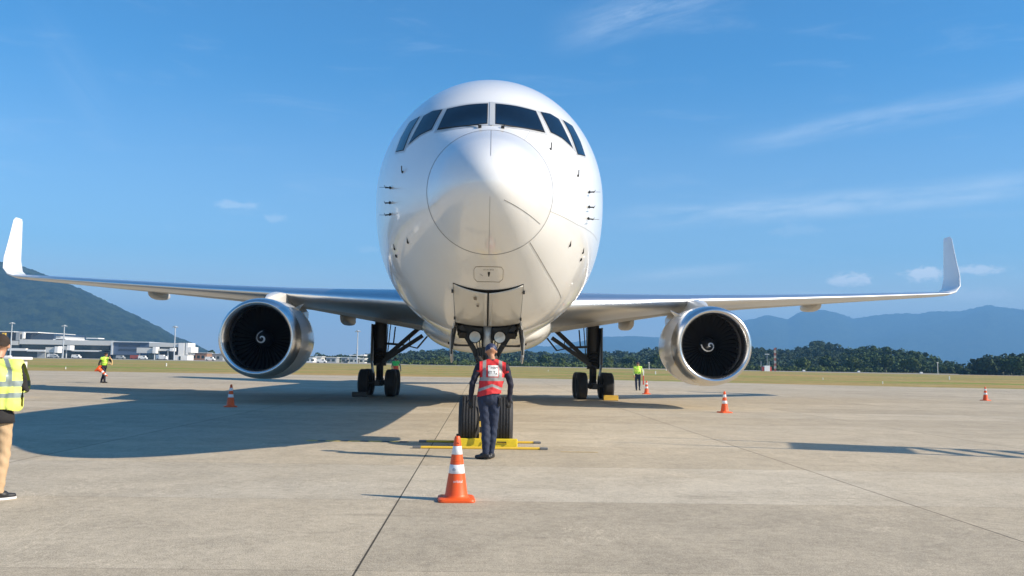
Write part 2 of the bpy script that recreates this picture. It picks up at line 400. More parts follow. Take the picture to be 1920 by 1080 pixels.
# access hatch under the radome
hx, z0, z1 = .225, 2.785, 2.965
hp = [(-hx, z1-.03), (-hx+.03, z1), (hx-.03, z1), (hx, z1-.03), (hx, z0+.04), (hx-.05, z0), (-hx+.05, z0), (-hx, z0+.04), (-hx, z1-.03)]
mb = MB(); mb.add(*ribbon(hp, fv, .006)); hatch = pl(mb.build('access_hatch', mat('hatch_outline', (.26, .22, .16), .6), None, True), fus)
def drape_text(s, size, x, z, fn, m, name='lettering', rot=0, flip=1):
    me = text_mesh(s, size, name); c, q = math.cos(rot), math.sin(rot)
    for v in me.vertices:
        X, Y = v.co.x*flip, v.co.y; v.co = fn(x+X*c-Y*q, z+X*q+Y*c)
    return link(name, me, m)
fn5 = lambda x, z: FV(x, z, .005)
pl(drape_text('GROUND SERVICE', .020, .0, 2.93, fn5, LINE), hatch)
mb = MB(); mb.add(*patch([(-.012, 2.905), (.022, 2.905), (.022, 2.885), (.012, 2.85), (-.002, 2.85), (-.012, 2.885)], fn5, .05)); pl(mb.build('keyhole_mark', BLACK), hatch)
pl(drape_text('OPEN', .020, -.11, 2.868, fn5, LINE, rot=-.45), hatch)

# nose gear bay
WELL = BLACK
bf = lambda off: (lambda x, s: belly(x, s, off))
w_ = pl(patch_obj('well_shade_patch', [[(-.569, 2.487), (.569, 2.487), (.589, 4.38), (.60, 5.6), (-.60, 5.6), (-.589, 4.38)]], bf(.006), WELL, None, .08), fus)  # flush black patch paints in the shade of the open wheel well
for sg in (-1, 1):
    def df(x, s, sg=sg):
        p = belly(x, s, .014+.035*max(0, 1-abs(x)/.57)*max(0, 1-(s-2.5)/1.3)); return p
    poly = [(sg*.014, 2.52), (sg*.560, 2.505), (sg*.579, 4.38), (sg*.014, 4.38)]
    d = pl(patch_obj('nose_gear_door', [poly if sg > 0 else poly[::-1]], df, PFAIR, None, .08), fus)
    sol = d.modifiers.new('thick', 'SOLIDIFY'); sol.thickness = .014; sol.offset = 0
    for s_ in (2.75, 4.0):
        mb = MB(); mb.box(belly(sg*.585, s_, .03), (.03, .10, .05)); pl(mb.build('door_hinge', DARK), d)
    if sg < 0:
        for x0_, s0_, q_ in ((-.235, 2.68, .05), (-.19, 2.98, .04)):
            pp = [(x0_, s0_), (x0_+q_, s0_), (x0_+q_, s0_+q_*2.2), (x0_, s0_+q_*2.2)]
            pl(patch_obj('placard', [pp], lambda x, s: belly(x, s, .035+.035*max(0, 1-abs(x)/.57)), mat('placard_print', (.22, .19, .15), .6, 0, .4, 60), None, .08), d)
    # aft doors hanging open beside the strut
    mb = MB(); rings = []
    for y, zb_ in ((4.42, 1.62), (4.9, 1.50), (5.5, 1.55)):
        x0, x1 = sg*.60, sg*.70; zt_ = belly(.6, y, 0).z
        rings.append([Vector((x0-.012, Y0+y, zt_)), Vector((x0+.012, Y0+y, zt_)), Vector((x1*.97+.012, Y0+y, (zt_+zb_)/2)), Vector((x1*.94+.012, Y0+y, zb_)), Vector((x1*.94-.012, Y0+y, zb_)), Vector((x1*.97-.012, Y0+y, (zt_+zb_)/2))])
    mb.loft(rings, True, True); ad = pl(mb.build('open_gear_door', PGREY), fus)
    mb = MB(); mb.bar((sg*.63, Y0+4.40, 2.12), (sg*.645, Y0+4.40, 1.66), .03, .03); mb.tube((sg*.60, Y0+4.45, 1.82), (sg*.27, Y0+4.5, 1.82), .018); mb.tube((sg*.58, Y0+4.5, 2.15), (sg*.64, Y0+4.46, 1.75), .02)
    pl(mb.build('door_rod', DARK), ad)
# nose gear
NGY = Y0+4.62
ng = MB()
ng.tube((0, NGY+.05, 2.35), (0, NGY, 1.30), .115, .10, 20); ng.tube((0, NGY, 1.33), (0, NGY, 1.22), .13, .13, 20)
ng.tube((-.25, NGY, .47), (.25, NGY, .47), .065, .065, 16)
for sg in (-1, 1):
    ng.bar((sg*.50, NGY-.05, 2.18), (sg*.12, NGY, 1.55), .07, .09); ng.bar((sg*.50, NGY+.1, 2.15), (sg*.45, NGY-.1, 2.0), .12, .12)
    ng.box((sg*.17, NGY-.02, 2.03), (.16, .25, .22)); ng.tube((sg*.16, NGY-.10, 1.62), (sg*.09, NGY-.2, 1.50), .05, .045, 10)
    ng.bar((sg*.28, NGY-.05, 1.82), (sg*.10, NGY, 1.38), .05, .06)
    for k in range(3): ng.tube((sg*(.10+.05*k), NGY-.16, 2.1-.1*k), (sg*(.07+.02*k), NGY-.12, 1.35), .010, .010, 6)
ng.box((0, NGY, 1.72), (.34, .20, .14)); ng.box((0, NGY+.12, 2.1), (1.1, .25, .18))
ng.bar((0, NGY+.14, 1.25), (0, NGY+.36, .86), .13, .045); ng.bar((0, NGY+.36, .86), (0, NGY+.12, .52), .13, .045)
ngear = pl(ng.build('nose_gear', DARK, None, autos=35))
mb = MB(); mb.tube((0, NGY, 1.24), (0, NGY, .50), .062, .062, 18); pl(mb.build('piston', CHROME, None, True), ngear)
mb = MB(); mb.tube((0, NGY-.125, 2.22), (0, NGY-.13, 1.80), .075, .07, 16); pl(mb.build('steering_sleeve', STEEL, None, True), ngear)
for sg in (-1, 1):
    mb = MB(); c = Vector((sg*.225, NGY-.24, 1.975)); mb.lathe([(.16, .04), (.10, .085), (.0, .115), (-.015, .115)], 24, c); pl(mb.build('landing_light', DARK, None, autos=40), ngear)
    lo = kids(ngear)[-1]
    mb = MB(); mb.lathe([(-.002, .0001), (-.006, .05), (-.012, .10)], 24, c); o = pl(mb.build('lamp_lens', mat('lamp_reflector', (.45, .43, .38), .35, .6, .1, 20), None, True), lo)
def wheel(x, y, r, w, parent, name='wheel', ng=4):
    mb = MB(); h = w/2; pr = [(-h*.62, r*.52), (-h*.92, r*.62), (-h, r*.80), (-h*.86, r*.93), (-h*.72, r*.975)]
    gx = [(-.50+i*1.0/(ng-1))*h*1.15 for i in range(ng)]
    for g in gx: pr += [(g-.012, r*1.0-.002*abs(g)/h), (g-.010, r-.016), (g+.010, r-.016), (g+.012, r*1.0-.002*abs(g)/h)]
    pr += [(h*.72, r*.975), (h*.86, r*.93), (h, r*.80), (h*.92, r*.62), (h*.62, r*.52)]
    mb.lathe(pr, 56, (x, y, r-.015), 'X'); o = pl(mb.build(name, RUB, None, autos=28), parent)
    # flatten the contact patch
    for v in o.data.vertices:
        if v.co.z < .004: v.co.z = .004
    mb = MB(); mb.lathe([(-h*.66, .02), (-h*.60, r*.2), (-h*.40, r*.34), (-h*.62, r*.54), (h*.62, r*.54), (h*.40, r*.34), (h*.60, r*.2), (h*.66, .02)], 32, (x, y, r-.015), 'X')
    o2 = pl(mb.build('wheel_hub', HUBM, None, autos=30)); o2.parent = parent; o2.location = (0, 0, 0); return o
for x in (-.305, .305): wheel(x, NGY, .465, .365, ngear, 'wheel', 5)

# main gear
for sg in (-1, 1):
    gx, gy = sg*4.65, Y0+27.36
    g = MB()
    g.tube((gx, gy, 3.2), (gx, gy, 1.35), .27, .24, 20); g.tube((gx, gy, 1.9), (gx, gy, 1.80), .30, .30, 20); g.tube((gx, gy, 1.45), (gx, gy, 1.30), .27, .27, 20); g.tube((gx+sg*.26, gy+.1, 3.1), (gx+sg*.22, gy+.1, 1.3), .09, .08, 12)
    g.tube((gx, gy, 1.35), (gx, gy, .62), .15, .15, 16)
    g.bar((gx, gy-.95, .56), (gx, gy+.95, .56), .20, .24); g.box((gx, gy, .60), (.30, .5, .34))
    for dy in (-.71, .71): g.tube((gx-.60, gy+dy, .57), (gx+.60, gy+dy, .57), .075, .075, 14)
    g.bar((gx, gy-.2, 1.42), (gx, gy-.52, 1.05), .16, .06); g.bar((gx, gy-.52, 1.05), (gx, gy-.2, .72), .16, .06)
    g.bar((gx-sg*.1, gy-.05, 1.55), (gx-sg*1.65, gy-.1, 2.95), .16, .18); g.bar((gx-sg*.1, gy-.25, 1.45), (gx-sg*1.85, gy-.5, 2.62), .15, .16)
    g.bar((gx, gy, 2.28), (gx-sg*1.0, gy-.2, 2.22), .09, .10); g.bar((gx-sg*1.0, gy-.2, 2.22), (gx-sg*1.62, gy-.3, 2.08), .05, .05); g.bar((gx-sg*1.62, gy-.3, 2.08), (gx-sg*2.05, gy-.4, 2.6), .06, .06)
    g.bar((gx-sg*1.25, gy-.2, 2.65), (gx-sg*1.3, gy-.2, 2.2), .04, .04)
    g.tube((gx-sg*.42, gy-.05, 3.1), (gx-sg*.30, gy-.05, 1.6), .022, .022, 8); g.tube((gx-sg*.62, gy, 3.0), (gx-sg*.55, gy, 2.2), .03, .03, 8); g.tube((gx-sg*.30, gy, 3.1), (gx-sg*.26, gy-.1, 1.7), .018, .018, 8)
    for k in range(5): g.tube((gx, gy-.21, 1.95-.13*k), (gx, gy-.23, 1.92-.13*k), .20, .20, 12)
    for k in (-1, 1): g.tube((gx+k*.14, gy-.17, 3.0), (gx+k*.12, gy-.17, .75), .020, .020, 8)
    gm = pl(g.build('main_gear', DARK, None, autos=35))
    mb = MB(); mb.box((gx+sg*.36, gy, 2.30), (.05, .75, 1.6)); mb.box((gx+sg*.34, gy, 1.27), (.04, .5, .55), Matrix.Rotation(sg*R(9), 3, 'Y')); pl(mb.build('strut_door', GEARG), gm)
    for dy in (-.71, .71):
        for dx in (-.565, .565): wheel(gx+dx, gy+dy, .585, .45, gm, 'wheel', 5)

# wings
def airfoil(th, cam_=.015, n=22):
    xs = [(1-math.cos(math.pi*i/n))/2 for i in range(n+1)]
    yt = lambda x: 5*th*(.2969*math.sqrt(x)-.1260*x-.3516*x*x+.2843*x**3-.1030*x**4)
    yc = lambda x: cam_*4*x*(1-x)
    up = [(x, yc(x)+yt(x)) for x in xs][::-1]; lo = [(x, yc(x)-yt(x)) for x in xs][1:]
    return up+lo                    # TE upper -> LE -> TE lower, 2n+1 points
# x, LE station, LE z, chord, thickness, incidence
WS = [(1.2, 18.05, 3.36, 10.9, .135, 4.3), (2.6, 18.98, 3.49, 9.6, .135, 4.2), (5.2, 20.72, 3.72, 7.9, .12, 3.6), (7.9, 22.55, 3.96, 6.2, .108, 2.6), (12, 25.3, 4.30, 4.95, .10, 1.8), (17.5, 29.0, 4.78, 3.75, .10, 1.0), (22.9, 32.62, 5.28, 2.55, .10, .3)]
WL = [(23.7, 33.15, 5.36, 2.35, .09, .2), (24.2, 33.5, 5.50, 2.15, .085, 0), (24.58, 33.8, 5.82, 1.95, .085, 0), (24.78, 34.2, 6.4, 1.7, .08, 0), (25.03, 35.0, 7.35, 1.35, .08, 0), (25.33, 35.95, 8.6, .92, .08, 0), (25.36, 36.2, 8.76, .66, .07, 0)]
def wing_ring(sec, tan, sg):
    x, s, z, c, th, inc = sec; n = Vector((-tan[1], 0, tan[0]))      # 'up' of the section, normal to the span path
    out = []
    for u, v in airfoil(th):
        a = R(inc); cy = u*math.cos(a)+v*math.sin(a); cz_ = -u*math.sin(a)+v*math.cos(a)
        p = Vector((x, Y0+s, z+DZ))+Vector((0, cy*c, 0))+n*cz_*c
        out.append(Vector((sg*p.x, p.y, p.z)))
    return out
def tangents(A):
    o = []
    for i in range(len(A)):
        a = A[max(0, i-1)]; b = A[min(len(A)-1, i+1)]; d = math.hypot(b[0]-a[0], b[2]-a[2]); o.append(((b[0]-a[0])/d, (b[2]-a[2])/d))
    return o
ALL = WS+WL; TG = tangents(ALL)
def winterp(x):
    for i in range(len(WS)-1):
        a, b = WS[i], WS[i+1]
        if a[0] <= x <= b[0]:
            t = (x-a[0])/(b[0]-a[0]); return tuple(a[k]+(b[k]-a[k])*t for k in range(6))
for sg in (-1, 1):
    rings = [wing_ring(ALL[i], TG[i], sg) for i in range(len(ALL))]; nW = len(WS); C0 = 22; K = 7      # K points each side of the nose make the slat
    aft = lambda r: r[C0+K:]+r[:C0-K+1]
    nose = lambda r: r[C0-K:C0+K+1]
    wr = rings[:nW+1]
    mb = MB(); mb.loft([aft(r) for r in wr], closed=False); wing = pl(mb.build('wing', PGREY, None, autos=50))
    # slat in metal, split into panels at the pylon
    segs = [(0, 3), (3, nW)]
    for a, b in segs:
        mb = MB(); mb.loft([nose(r) for r in rings[a:b+1]], closed=False); pl(mb.build('leading_edge_slat', METAL, None, True), wing)
    mb = MB(); mb.loft(rings[nW:], cap1=True); pl(mb.build('winglet', PW, None, autos=60), wing)
    # flap track fairings
    for x, ln, dp, wd in ((6.15, 3.4, .40, .27), (8.5, 3.0, .50, .30), (15.75, 2.6, .34, .30)):
        q = winterp(x); te = q[1]+q[3]; zc_ = q[2]+DZ-math.sin(R(q[5]))*q[3]*.86-q[4]*q[3]*.12
        mb = MB(); rr = []
        for k in range(13):
            t = k/12; e = math.sin(math.pi*min(1, t*1.02)**.8)**.6 if 0 < t < 1 else .02
            rr.append([Vector((sg*x+wd*e*math.copysign(abs(math.cos(a))**.6, math.cos(a)), Y0+te-ln*.72+ln*t, zc_+dp*.85*e*math.copysign(abs(math.sin(a))**.6, math.sin(a))-(.10*t))) for a in [2*math.pi*i/20 for i in range(20)]])
        mb.loft(rr, True, True); pl(mb.build('flap_fairing', PGREY, None, True), wing)
    # engine
    ex, ey, ez = sg*7.9, Y0+19.0, 2.23
    e0 = Vector((ex, ey, ez))
    mb = MB(); lip = [(.62, 1.10), (.42, 1.075), (.25, 1.085), (.12, 1.115), (.04, 1.16), (0, 1.215), (.015, 1.26), (.06, 1.30), (.14, 1.335), (.3, 1.37), (.45, 1.39), (.62, 1.405)]
    mb.lathe(lip, 96, e0); eng = pl(mb.build('engine', NAC, None, True))
    # rebuild: the engine's own mesh is the cowl, lip is a part
    me = MB(); me.lathe([(.62, 1.405), (.9, 1.42), (1.6, 1.44), (2.4, 1.435), (3.0, 1.39), (3.5, 1.30), (3.9, 1.20), (3.9, 1.15), (3.2, 1.18), (3.0, .95)], 96, e0)
    eng.data = me.mesh('engine'); eng.data.materials.append(NAC); eng.data.polygons.foreach_set('use_smooth', [True]*len(eng.data.polygons))
    pl(mb.build('inlet_lip', LIP, None, True), eng)
    mb = MB(); mb.lathe([(.62, 1.10), (.9, 1.15), (1.25, 1.18)], 96, e0); pl(mb.build('inlet_duct', mat('inlet_acoustic_liner', (.20, .20, .205), .45, .3, .08, 10), None, True), eng)
    mb = MB(); mb.lathe([(.618, 1.406), (.632, 1.4075)], 96, e0); mb.lathe([(1.93, 1.442), (1.945, 1.442)], 96, e0); pl(mb.build('cowl_seam', LINE, None, True), eng)
    mb = MB(); mb.lathe([(2.8, .9), (4.2, .72), (5.2, .52), (5.3, .46)], 64, e0); mb.lathe([(5.0, .42), (5.9, .12), (6.1, .01)], 48, e0); pl(mb.build('exhaust_core', mat('hot_exhaust_metal', (.30, .25, .20), .4, .9, .15, 5), None, True), eng)
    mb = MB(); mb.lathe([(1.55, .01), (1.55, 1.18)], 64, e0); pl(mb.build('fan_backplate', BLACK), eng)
    mb = MB(); NB_ = 38
    for k in range(NB_):
        a0 = 2*math.pi*k/NB_; rows = []
        for j in range(7):
            r = .30+(1.165-.30)*j/6; tw = R(24+30*j/6); ch = .125+.055*j/6
            row = []
            for u in (-.5, 0, .5):
                da = u*ch*math.sin(tw)/r*sg*1; ya = 1.16+u*ch*math.cos(tw)
                rr_ = a0+da+.05*math.sin(j/6*math.pi)
                row.append(e0+Vector((r*math.cos(rr_), ya, r*math.sin(rr_))))
            rows.append(row)
        mb.loft(rows, closed=False)
    pl(mb.build('fan', BLADE, None, True), eng)
    mb = MB(); sp = [(.60, .004), (.63, .055), (.70, .12), (.80, .195), (.92, .265), (1.02, .305), (1.10, .32)]
    mb.lathe(sp, 48, e0); spn = pl(mb.build('spinner', SPIN, None, True), eng)
    def spr(r):
        for i in range(len(sp)-1):
            if sp[i][1] <= r <= sp[i+1][1]: return sp[i][0]+(sp[i+1][0]-sp[i][0])*(r-sp[i][1])/(sp[i+1][1]-sp[i][1])
        return sp[-1][0]
    mb = MB(); A, B = [], []; n = 60; st = R(95) if sg < 0 else R(168)
    for i in range(n+1):
        t = i/n; th = st+2*math.pi*1.28*t; r0 = .262-.25*t**.75; w = .016+.010*math.sin(math.pi*t)
        if i == n: r0 = max(r0, .012)
        for A_, r in ((A, max(.004, r0-w)), (B, r0+w)):
            rr = min(.30, r); A_.append(e0+Vector((rr*math.cos(th), spr(rr)-.006, rr*math.sin(th))))
    mb.add(A+B, [(i, i+1, n+1+i+1, n+1+i) for i in range(n)]); pl(mb.build('white_spiral', WHT), spn)
    # pylon
    mb = MB(); rr = []
    for y, hw, zb_, zt_ in ((1.0, .04, 3.62, 3.66), (1.7, .16, 3.55, 3.86), (2.6, .22, 3.50, 4.02), (3.6, .24, 3.25, 4.05), (4.6, .24, 3.0, 3.95), (6.0, .22, 2.85, 3.75), (7.6, .14, 3.05, 3.70), (8.6, .03, 3.35, 3.6)):
        rr.append([Vector((ex+hw*c, ey+y, z)) for c, z in ((-1, zb_), (1, zb_), (1.0, (zb_+zt_)/2), (.8, zt_-.03), (0, zt_), (-.8, zt_-.03), (-1, (zb_+zt_)/2))])
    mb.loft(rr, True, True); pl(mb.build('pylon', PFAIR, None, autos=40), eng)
    # nacelle chine
    mb = MB(); a = R(50 if sg < 0 else 130)
    b0 = e0+Vector((1.42*math.cos(a), 1.2, 1.42*math.sin(a))); b1 = e0+Vector((1.43*math.cos(a), 2.3, 1.43*math.sin(a))); b2 = e0+Vector((1.72*math.cos(a), 2.2, 1.72*math.sin(a)))
    mb.add([b0, b1, b2, b0+Vector((.012, 0, .012)), b1+Vector((.012, 0, .012)), b2+Vector((.012, 0, .012))], [(0, 1, 2), (5, 4, 3), (0, 3, 4, 1), (1, 4, 5, 2), (2, 5, 3, 0)]); pl(mb.build('nacelle_strake', NAC), eng)
# wing to body fairing
mb = MB(); rr = []
for s, w, zb_, zt_ in ((17, 1.1, 2.10, 2.6), (18, 1.75, 2.03, 3.0), (19.5, 2.2, 1.97, 3.6), (21.5, 2.5, 1.93, 4.1), (24, 2.68, 1.90, 4.3), (27, 2.8, 1.90, 4.3), (29.5, 2.75, 1.92, 4.1), (31.5, 2.4, 1.98, 3.8), (33.5, 1.7, 2.05, 3.2), (35, .7, 2.2, 2.5)):
    zc_ = zb_+(zt_-zb_)*.55; hh = zc_-zb_
    rr.append([Vector((w*math.copysign(abs(math.cos(a))**(2/2.3), math.cos(a)), Y0+s, zc_+(zt_-zc_ if math.sin(a) > 0 else hh)*math.copysign(abs(math.sin(a))**(2/2.3), math.sin(a)))) for a in [2*math.pi*i/72 for i in range(72)]])
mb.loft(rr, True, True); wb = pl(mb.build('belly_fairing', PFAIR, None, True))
for sg in (-1, 1):
    mb = MB(); mb.box((sg*1.10, Y0+18.0, 2.16), (.42, .10, .12)); pl(mb.build('ram_air_inlet', BLACK), wb)
# tail surfaces
def tail(secs, name, vertical=False, sg=1):
    rings = []
    for x, s, z, c, th in secs:
        r = []
        for u, v in airfoil(th, 0, 14):
            r.append(Vector((v*c, Y0+s+u*c, x+z)) if vertical else Vector((sg*x, Y0+s+u*c, z+v*c)))
        rings.append(r)
    mb = MB(); mb.loft(rings, True, True); return pl(mb.build(name, PW, None, autos=50))
tail([(6.6, 39.5, 0, 11.0, .11), (7.6, 41.8, 0, 8.4, .11), (12, 46.0, 0, 5.6, .10), (15.85, 49.7, 0, 3.3, .09)], 'tail_fin', True)
for sg in (-1, 1): tail([(.3, 44.0, 4.95, 6.2, .10), (1.2, 44.6, 5.0, 5.9, .10), (9.2, 50.2, 5.75, 2.3, .09)], 'tailplane', False, sg)
# belly aerials and beacon
for s, h in ((7.0, .16), (10.5, .22)):
    mb = MB(); p = belly(0, s, 0); mb.bar(p, p+Vector((0, .06, -h)), .02, .18, (0, 1, 0)); pl(mb.build('blade_aerial', PGREY), fus)
# ------------------------------------------------------------------ ground
def sheet(name, poly, z, m, kind='structure', label=None, cat=None):
    me = bpy.data.meshes.new(name); me.from_pydata([(x, y, z) for x, y in poly], [], [tuple(range(len(poly)))]); me.update()
    o = link(name, me, m); tag(o, label, cat, None, kind); return o
def ground_mat(name, fn, spec=.2):
    m = bpy.data.materials.new(name); m.use_nodes = True; t = m.node_tree; b = t.nodes['Principled BSDF']
    g = N(t, 'ShaderNodeNewGeometry'); fn(t, b, g.outputs['Position']); b.inputs['Specular IOR Level'].default_value = spec; return m
def mixc(t, fac, a, b, blend='MIX'):
    n = N(t, 'ShaderNodeMix', data_type='RGBA', blend_type=blend)
    if isinstance(fac, (int, float)): n.inputs[0].default_value = fac
    else: t.links.new(fac, n.inputs[0])
    for i, v in ((6, a), (7, b)):
        if isinstance(v, tuple): n.inputs[i].default_value = (*v, 1) if len(v) == 3 else v
        else: t.links.new(v, n.inputs[i])
    return n.outputs[2]
def concrete(t, b, pos):
    sp = N(t, 'ShaderNodeSeparateXYZ'); t.links.new(pos, sp.inputs[0]); x, y = sp.outputs[0], sp.outputs[1]
    xr = M(t, 'ADD', x, M(t, 'MULTIPLY', y, .006)); yr = M(t, 'SUBTRACT', y, M(t, 'MULTIPLY', x, .004))
    # pour lanes: warm and cool lanes across the view, edges at ~3.25 m
    ly = M(t, 'DIVIDE', M(t, 'ADD', yr, M(t, 'MULTIPLY', M(t, 'SUBTRACT', noise(t, pos, 3, 3), .5), .015)), 3.32)
    fl = M(t, 'FLOOR', ly)
    wnz = N(t, 'ShaderNodeTexWhiteNoise', noise_dimensions='1D'); t.links.new(M(t, 'ADD', fl, 11.0), wnz.inputs['W'])
    ramp = N(t, 'ShaderNodeValToRGB'); ramp.color_ramp.interpolation = 'CONSTANT'
    e = ramp.color_ramp.elements; e[0].position = 0; e[0].color = (.5, .5, .5, 1)
    for p_, c_ in ((2, .40), (3, .92), (4, .30), (5, .60), (6, .45)):
        k = e.new(p_/10.0); k.color = (c_, c_, c_, 1)
    e[-1].position = .7; e[-1].color = (.5, .5, .5, 1)
    t.links.new(M(t, 'DIVIDE', M(t, 'ADD', fl, .5), 10.0), ramp.inputs[0])
    lane = M(t, 'MULTIPLY_ADD', ramp.outputs[0], .9, M(t, 'MULTIPLY', wnz.outputs[0], .25))
    lx = M(t, 'FLOOR', M(t, 'DIVIDE', M(t, 'ADD', xr, .9), 5.75))
    wn2 = N(t, 'ShaderNodeTexWhiteNoise', noise_dimensions='2D'); cb = N(t, 'ShaderNodeCombineXYZ'); t.links.new(fl, cb.inputs[0]); t.links.new(lx, cb.inputs[1]); t.links.new(cb.outputs[0], wn2.inputs['Vector'])
    c = mixc(t, lane, (.345, .280, .188), (.490, .430, .330))
    big = noise(t, pos, .22, 5, .6, .4); mid = noise(t, pos, 1.1, 7, .68, .5); fin = M(t, 'MULTIPLY_ADD', noise(t, pos, 9, 7, .85), .55, M(t, 'MULTIPLY', noise(t, pos, 38, 4, .8), .45)); grit = noise(t, pos, 95, 2, .6)
    c = mixc(t, smooth(t, big, .40, .62, 0, .45), c, (.44, .37, .265))
    sc = N(t, 'ShaderNodeVectorMath', operation='SCALE'); t.links.new(c, sc.inputs[0])
    k = M(t, 'ADD', M(t, 'MULTIPLY_ADD', smooth(t, mid, .30, .70), .20, .89), M(t, 'ADD', M(t, 'MULTIPLY', M(t, 'SUBTRACT', fin, .5), 2.3), M(t, 'MULTIPLY', M(t, 'SUBTRACT', grit, .5), 1.9)))
    k = M(t, 'MULTIPLY', k, M(t, 'MULTIPLY_ADD', wn2.outputs[0], .15, .925))
    # pale scuffs (curved drag marks) and dark stains / rubber marks
    w1_ = noise(t, pos, .55, 6, .7, 1.6, (1, .35, 1), .5); scuff = smooth(t, M(t, 'ABSOLUTE', M(t, 'SUBTRACT', w1_, .5)), .0, .012, 1, 0)
    k = M(t, 'ADD', k, M(t, 'MULTIPLY', M(t, 'MULTIPLY', scuff, smooth(t, noise(t, pos, .35, 3), .48, .62)), .22))
    st = smooth(t, noise(t, pos, .75, 6, .72, .3, (.28, 1, 1), .04), .60, .80)
    k = M(t, 'MULTIPLY', k, M(t, 'MULTIPLY_ADD', st, -.55, 1))
    patch_ = smooth(t, noise(t, pos, 1.7, 8, .75, .9, (1, .6, 1), -.4, (4, 2, 0)), .60, .72)
    k = M(t, 'ADD', k, M(t, 'MULTIPLY', patch_, .10))
    spots = smooth(t, noise(t, pos, 9, 2, .5), .70, .78)
    k = M(t, 'MULTIPLY', k, M(t, 'MULTIPLY_ADD', spots, -.22, 1))
    pit = smooth(t, noise(t, pos, 5.5, 5, .75, .2, (.55, 1.5, 1)), .60, .68)
    k = M(t, 'MULTIPLY', k, M(t, 'MULTIPLY_ADD', pit, -.17, 1))
    tyre = M(t, 'MULTIPLY', smooth(t, noise(t, pos, .28, 5, .6, 0, (.12, 2.2, 1), -.06, (2, 7, 0)), .60, .72), smooth(t, y, 17, 30))
    k = M(t, 'MULTIPLY', k, M(t, 'MULTIPLY_ADD', tyre, -.40, 1))
    dark_area = M(t, 'SUBTRACT', 1, smooth(t, M(t, 'ADD', M(t, 'ABSOLUTE', M(t, 'ADD', x, 6.0)), M(t, 'MULTIPLY', M(t, 'ABSOLUTE', M(t, 'SUBTRACT', y, 36.0)), .9)), 2.0, 10.0))  # concrete darkens towards a spot ahead of the left main gear
    k = M(t, 'MULTIPLY', k, M(t, 'MULTIPLY_ADD', M(t, 'MULTIPLY', dark_area, M(t, 'MULTIPLY_ADD', mid, 1.0, .2)), -.45, 1))
    # joints
    def joint(v, period, off, wid, dep):
        d = M(t, 'ABSOLUTE', M(t, 'SUBTRACT', M(t, 'FRACT', M(t, 'DIVIDE', M(t, 'ADD', v, off), period)), .5))
        d = M(t, 'MULTIPLY', M(t, 'SUBTRACT', .5, d), period)
        return M(t, 'MULTIPLY', smooth(t, d, wid*.5, wid, 1, 0), dep)
    j = M(t, 'ADD', joint(xr, 5.75, .88, .011, .85), joint(yr, 3.32, 0, .012, .22), None, True)
    k = M(t, 'MULTIPLY', k, M(t, 'SUBTRACT', 1, j))
    t.links.new(k, sc.inputs['Scale']); L(t, sc, 0, b, 'Base Color'); b.inputs['Roughness'].default_value = .82
    bn = N(t, 'ShaderNodeBump'); bn.inputs['Strength'].default_value = .5; bn.inputs['Distance'].default_value = .006
    t.links.new(M(t, 'ADD', M(t, 'MULTIPLY', fin, .6), grit), bn.inputs['Height']); L(t, bn, 0, b, 'Normal')
def grass(t, b, pos):
    a = noise(t, pos, .09, 7, .68, .3, (.28, 1.0, 1)); c2 = noise(t, pos, .30, 7, .75, .2, (.35, 1.3, 1)); f = noise(t, pos, 1.3, 6, .8, 0, (.5, 1.2, 1))
    c = mixc(t, smooth(t, a, .42, .58), (.42, .275, .095), (.26, .25, .062))
    c = mixc(t, smooth(t, c2, .50, .66), c, (.50, .37, .16))
    c = mixc(t, smooth(t, noise(t, pos, .025, 4, .6, 0, (.4, 2.2, 1), 0, (3, 1, 0)), .54, .64), c, (.20, .27, .04))
    s_ = N(t, 'ShaderNodeVectorMath', operation='SCALE'); t.links.new(c, s_.inputs[0]); t.links.new(smooth(t, f, .25, .75, .45, 1.35), s_.inputs['Scale'])
    L(t, s_, 0, b, 'Base Color'); b.inputs['Roughness'].default_value = .9
def scrub(t, b, pos):
    c = mixc(t, smooth(t, noise(t, pos, .02, 5, .6), .4, .6), (.10, .10, .035), (.16, .135, .055))
    t.links.new(c, b.inputs['Base Color']); b.inputs['Roughness'].default_value = .95
def paving(t, b, pos):
    c = mixc(t, noise(t, pos, .08, 6, .65, 0, (.3, 1, 1)), (.27, .25, .21), (.38, .355, .31))
    t.links.new(c, b.inputs['Base Color']); b.inputs['Roughness'].default_value = .85
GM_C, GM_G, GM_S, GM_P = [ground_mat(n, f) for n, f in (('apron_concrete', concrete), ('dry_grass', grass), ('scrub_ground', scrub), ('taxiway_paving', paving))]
sheet('ground', [(-16000, -3000), (16000, -3000), (16000, 22000), (-16000, 22000)], -.012, GM_S)
near = [(-420, 92), (-37, 88), (-5, 88.6), (10, 88.2), (29, 79), (45, 75.4), (150, 62), (420, 30)]
far = [(-420, 455), (-168, 400), (18, 352), (116, 306), (171, 284), (420, 190)]
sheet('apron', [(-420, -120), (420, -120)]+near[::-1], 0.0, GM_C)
sheet('grass_field', near+far[::-1], -.004, GM_G)
sheet('taxiway', far+[(x*1.02, y+(60 if x > 0 else 130)) for x, y in far[::-1]], -.004, GM_P)
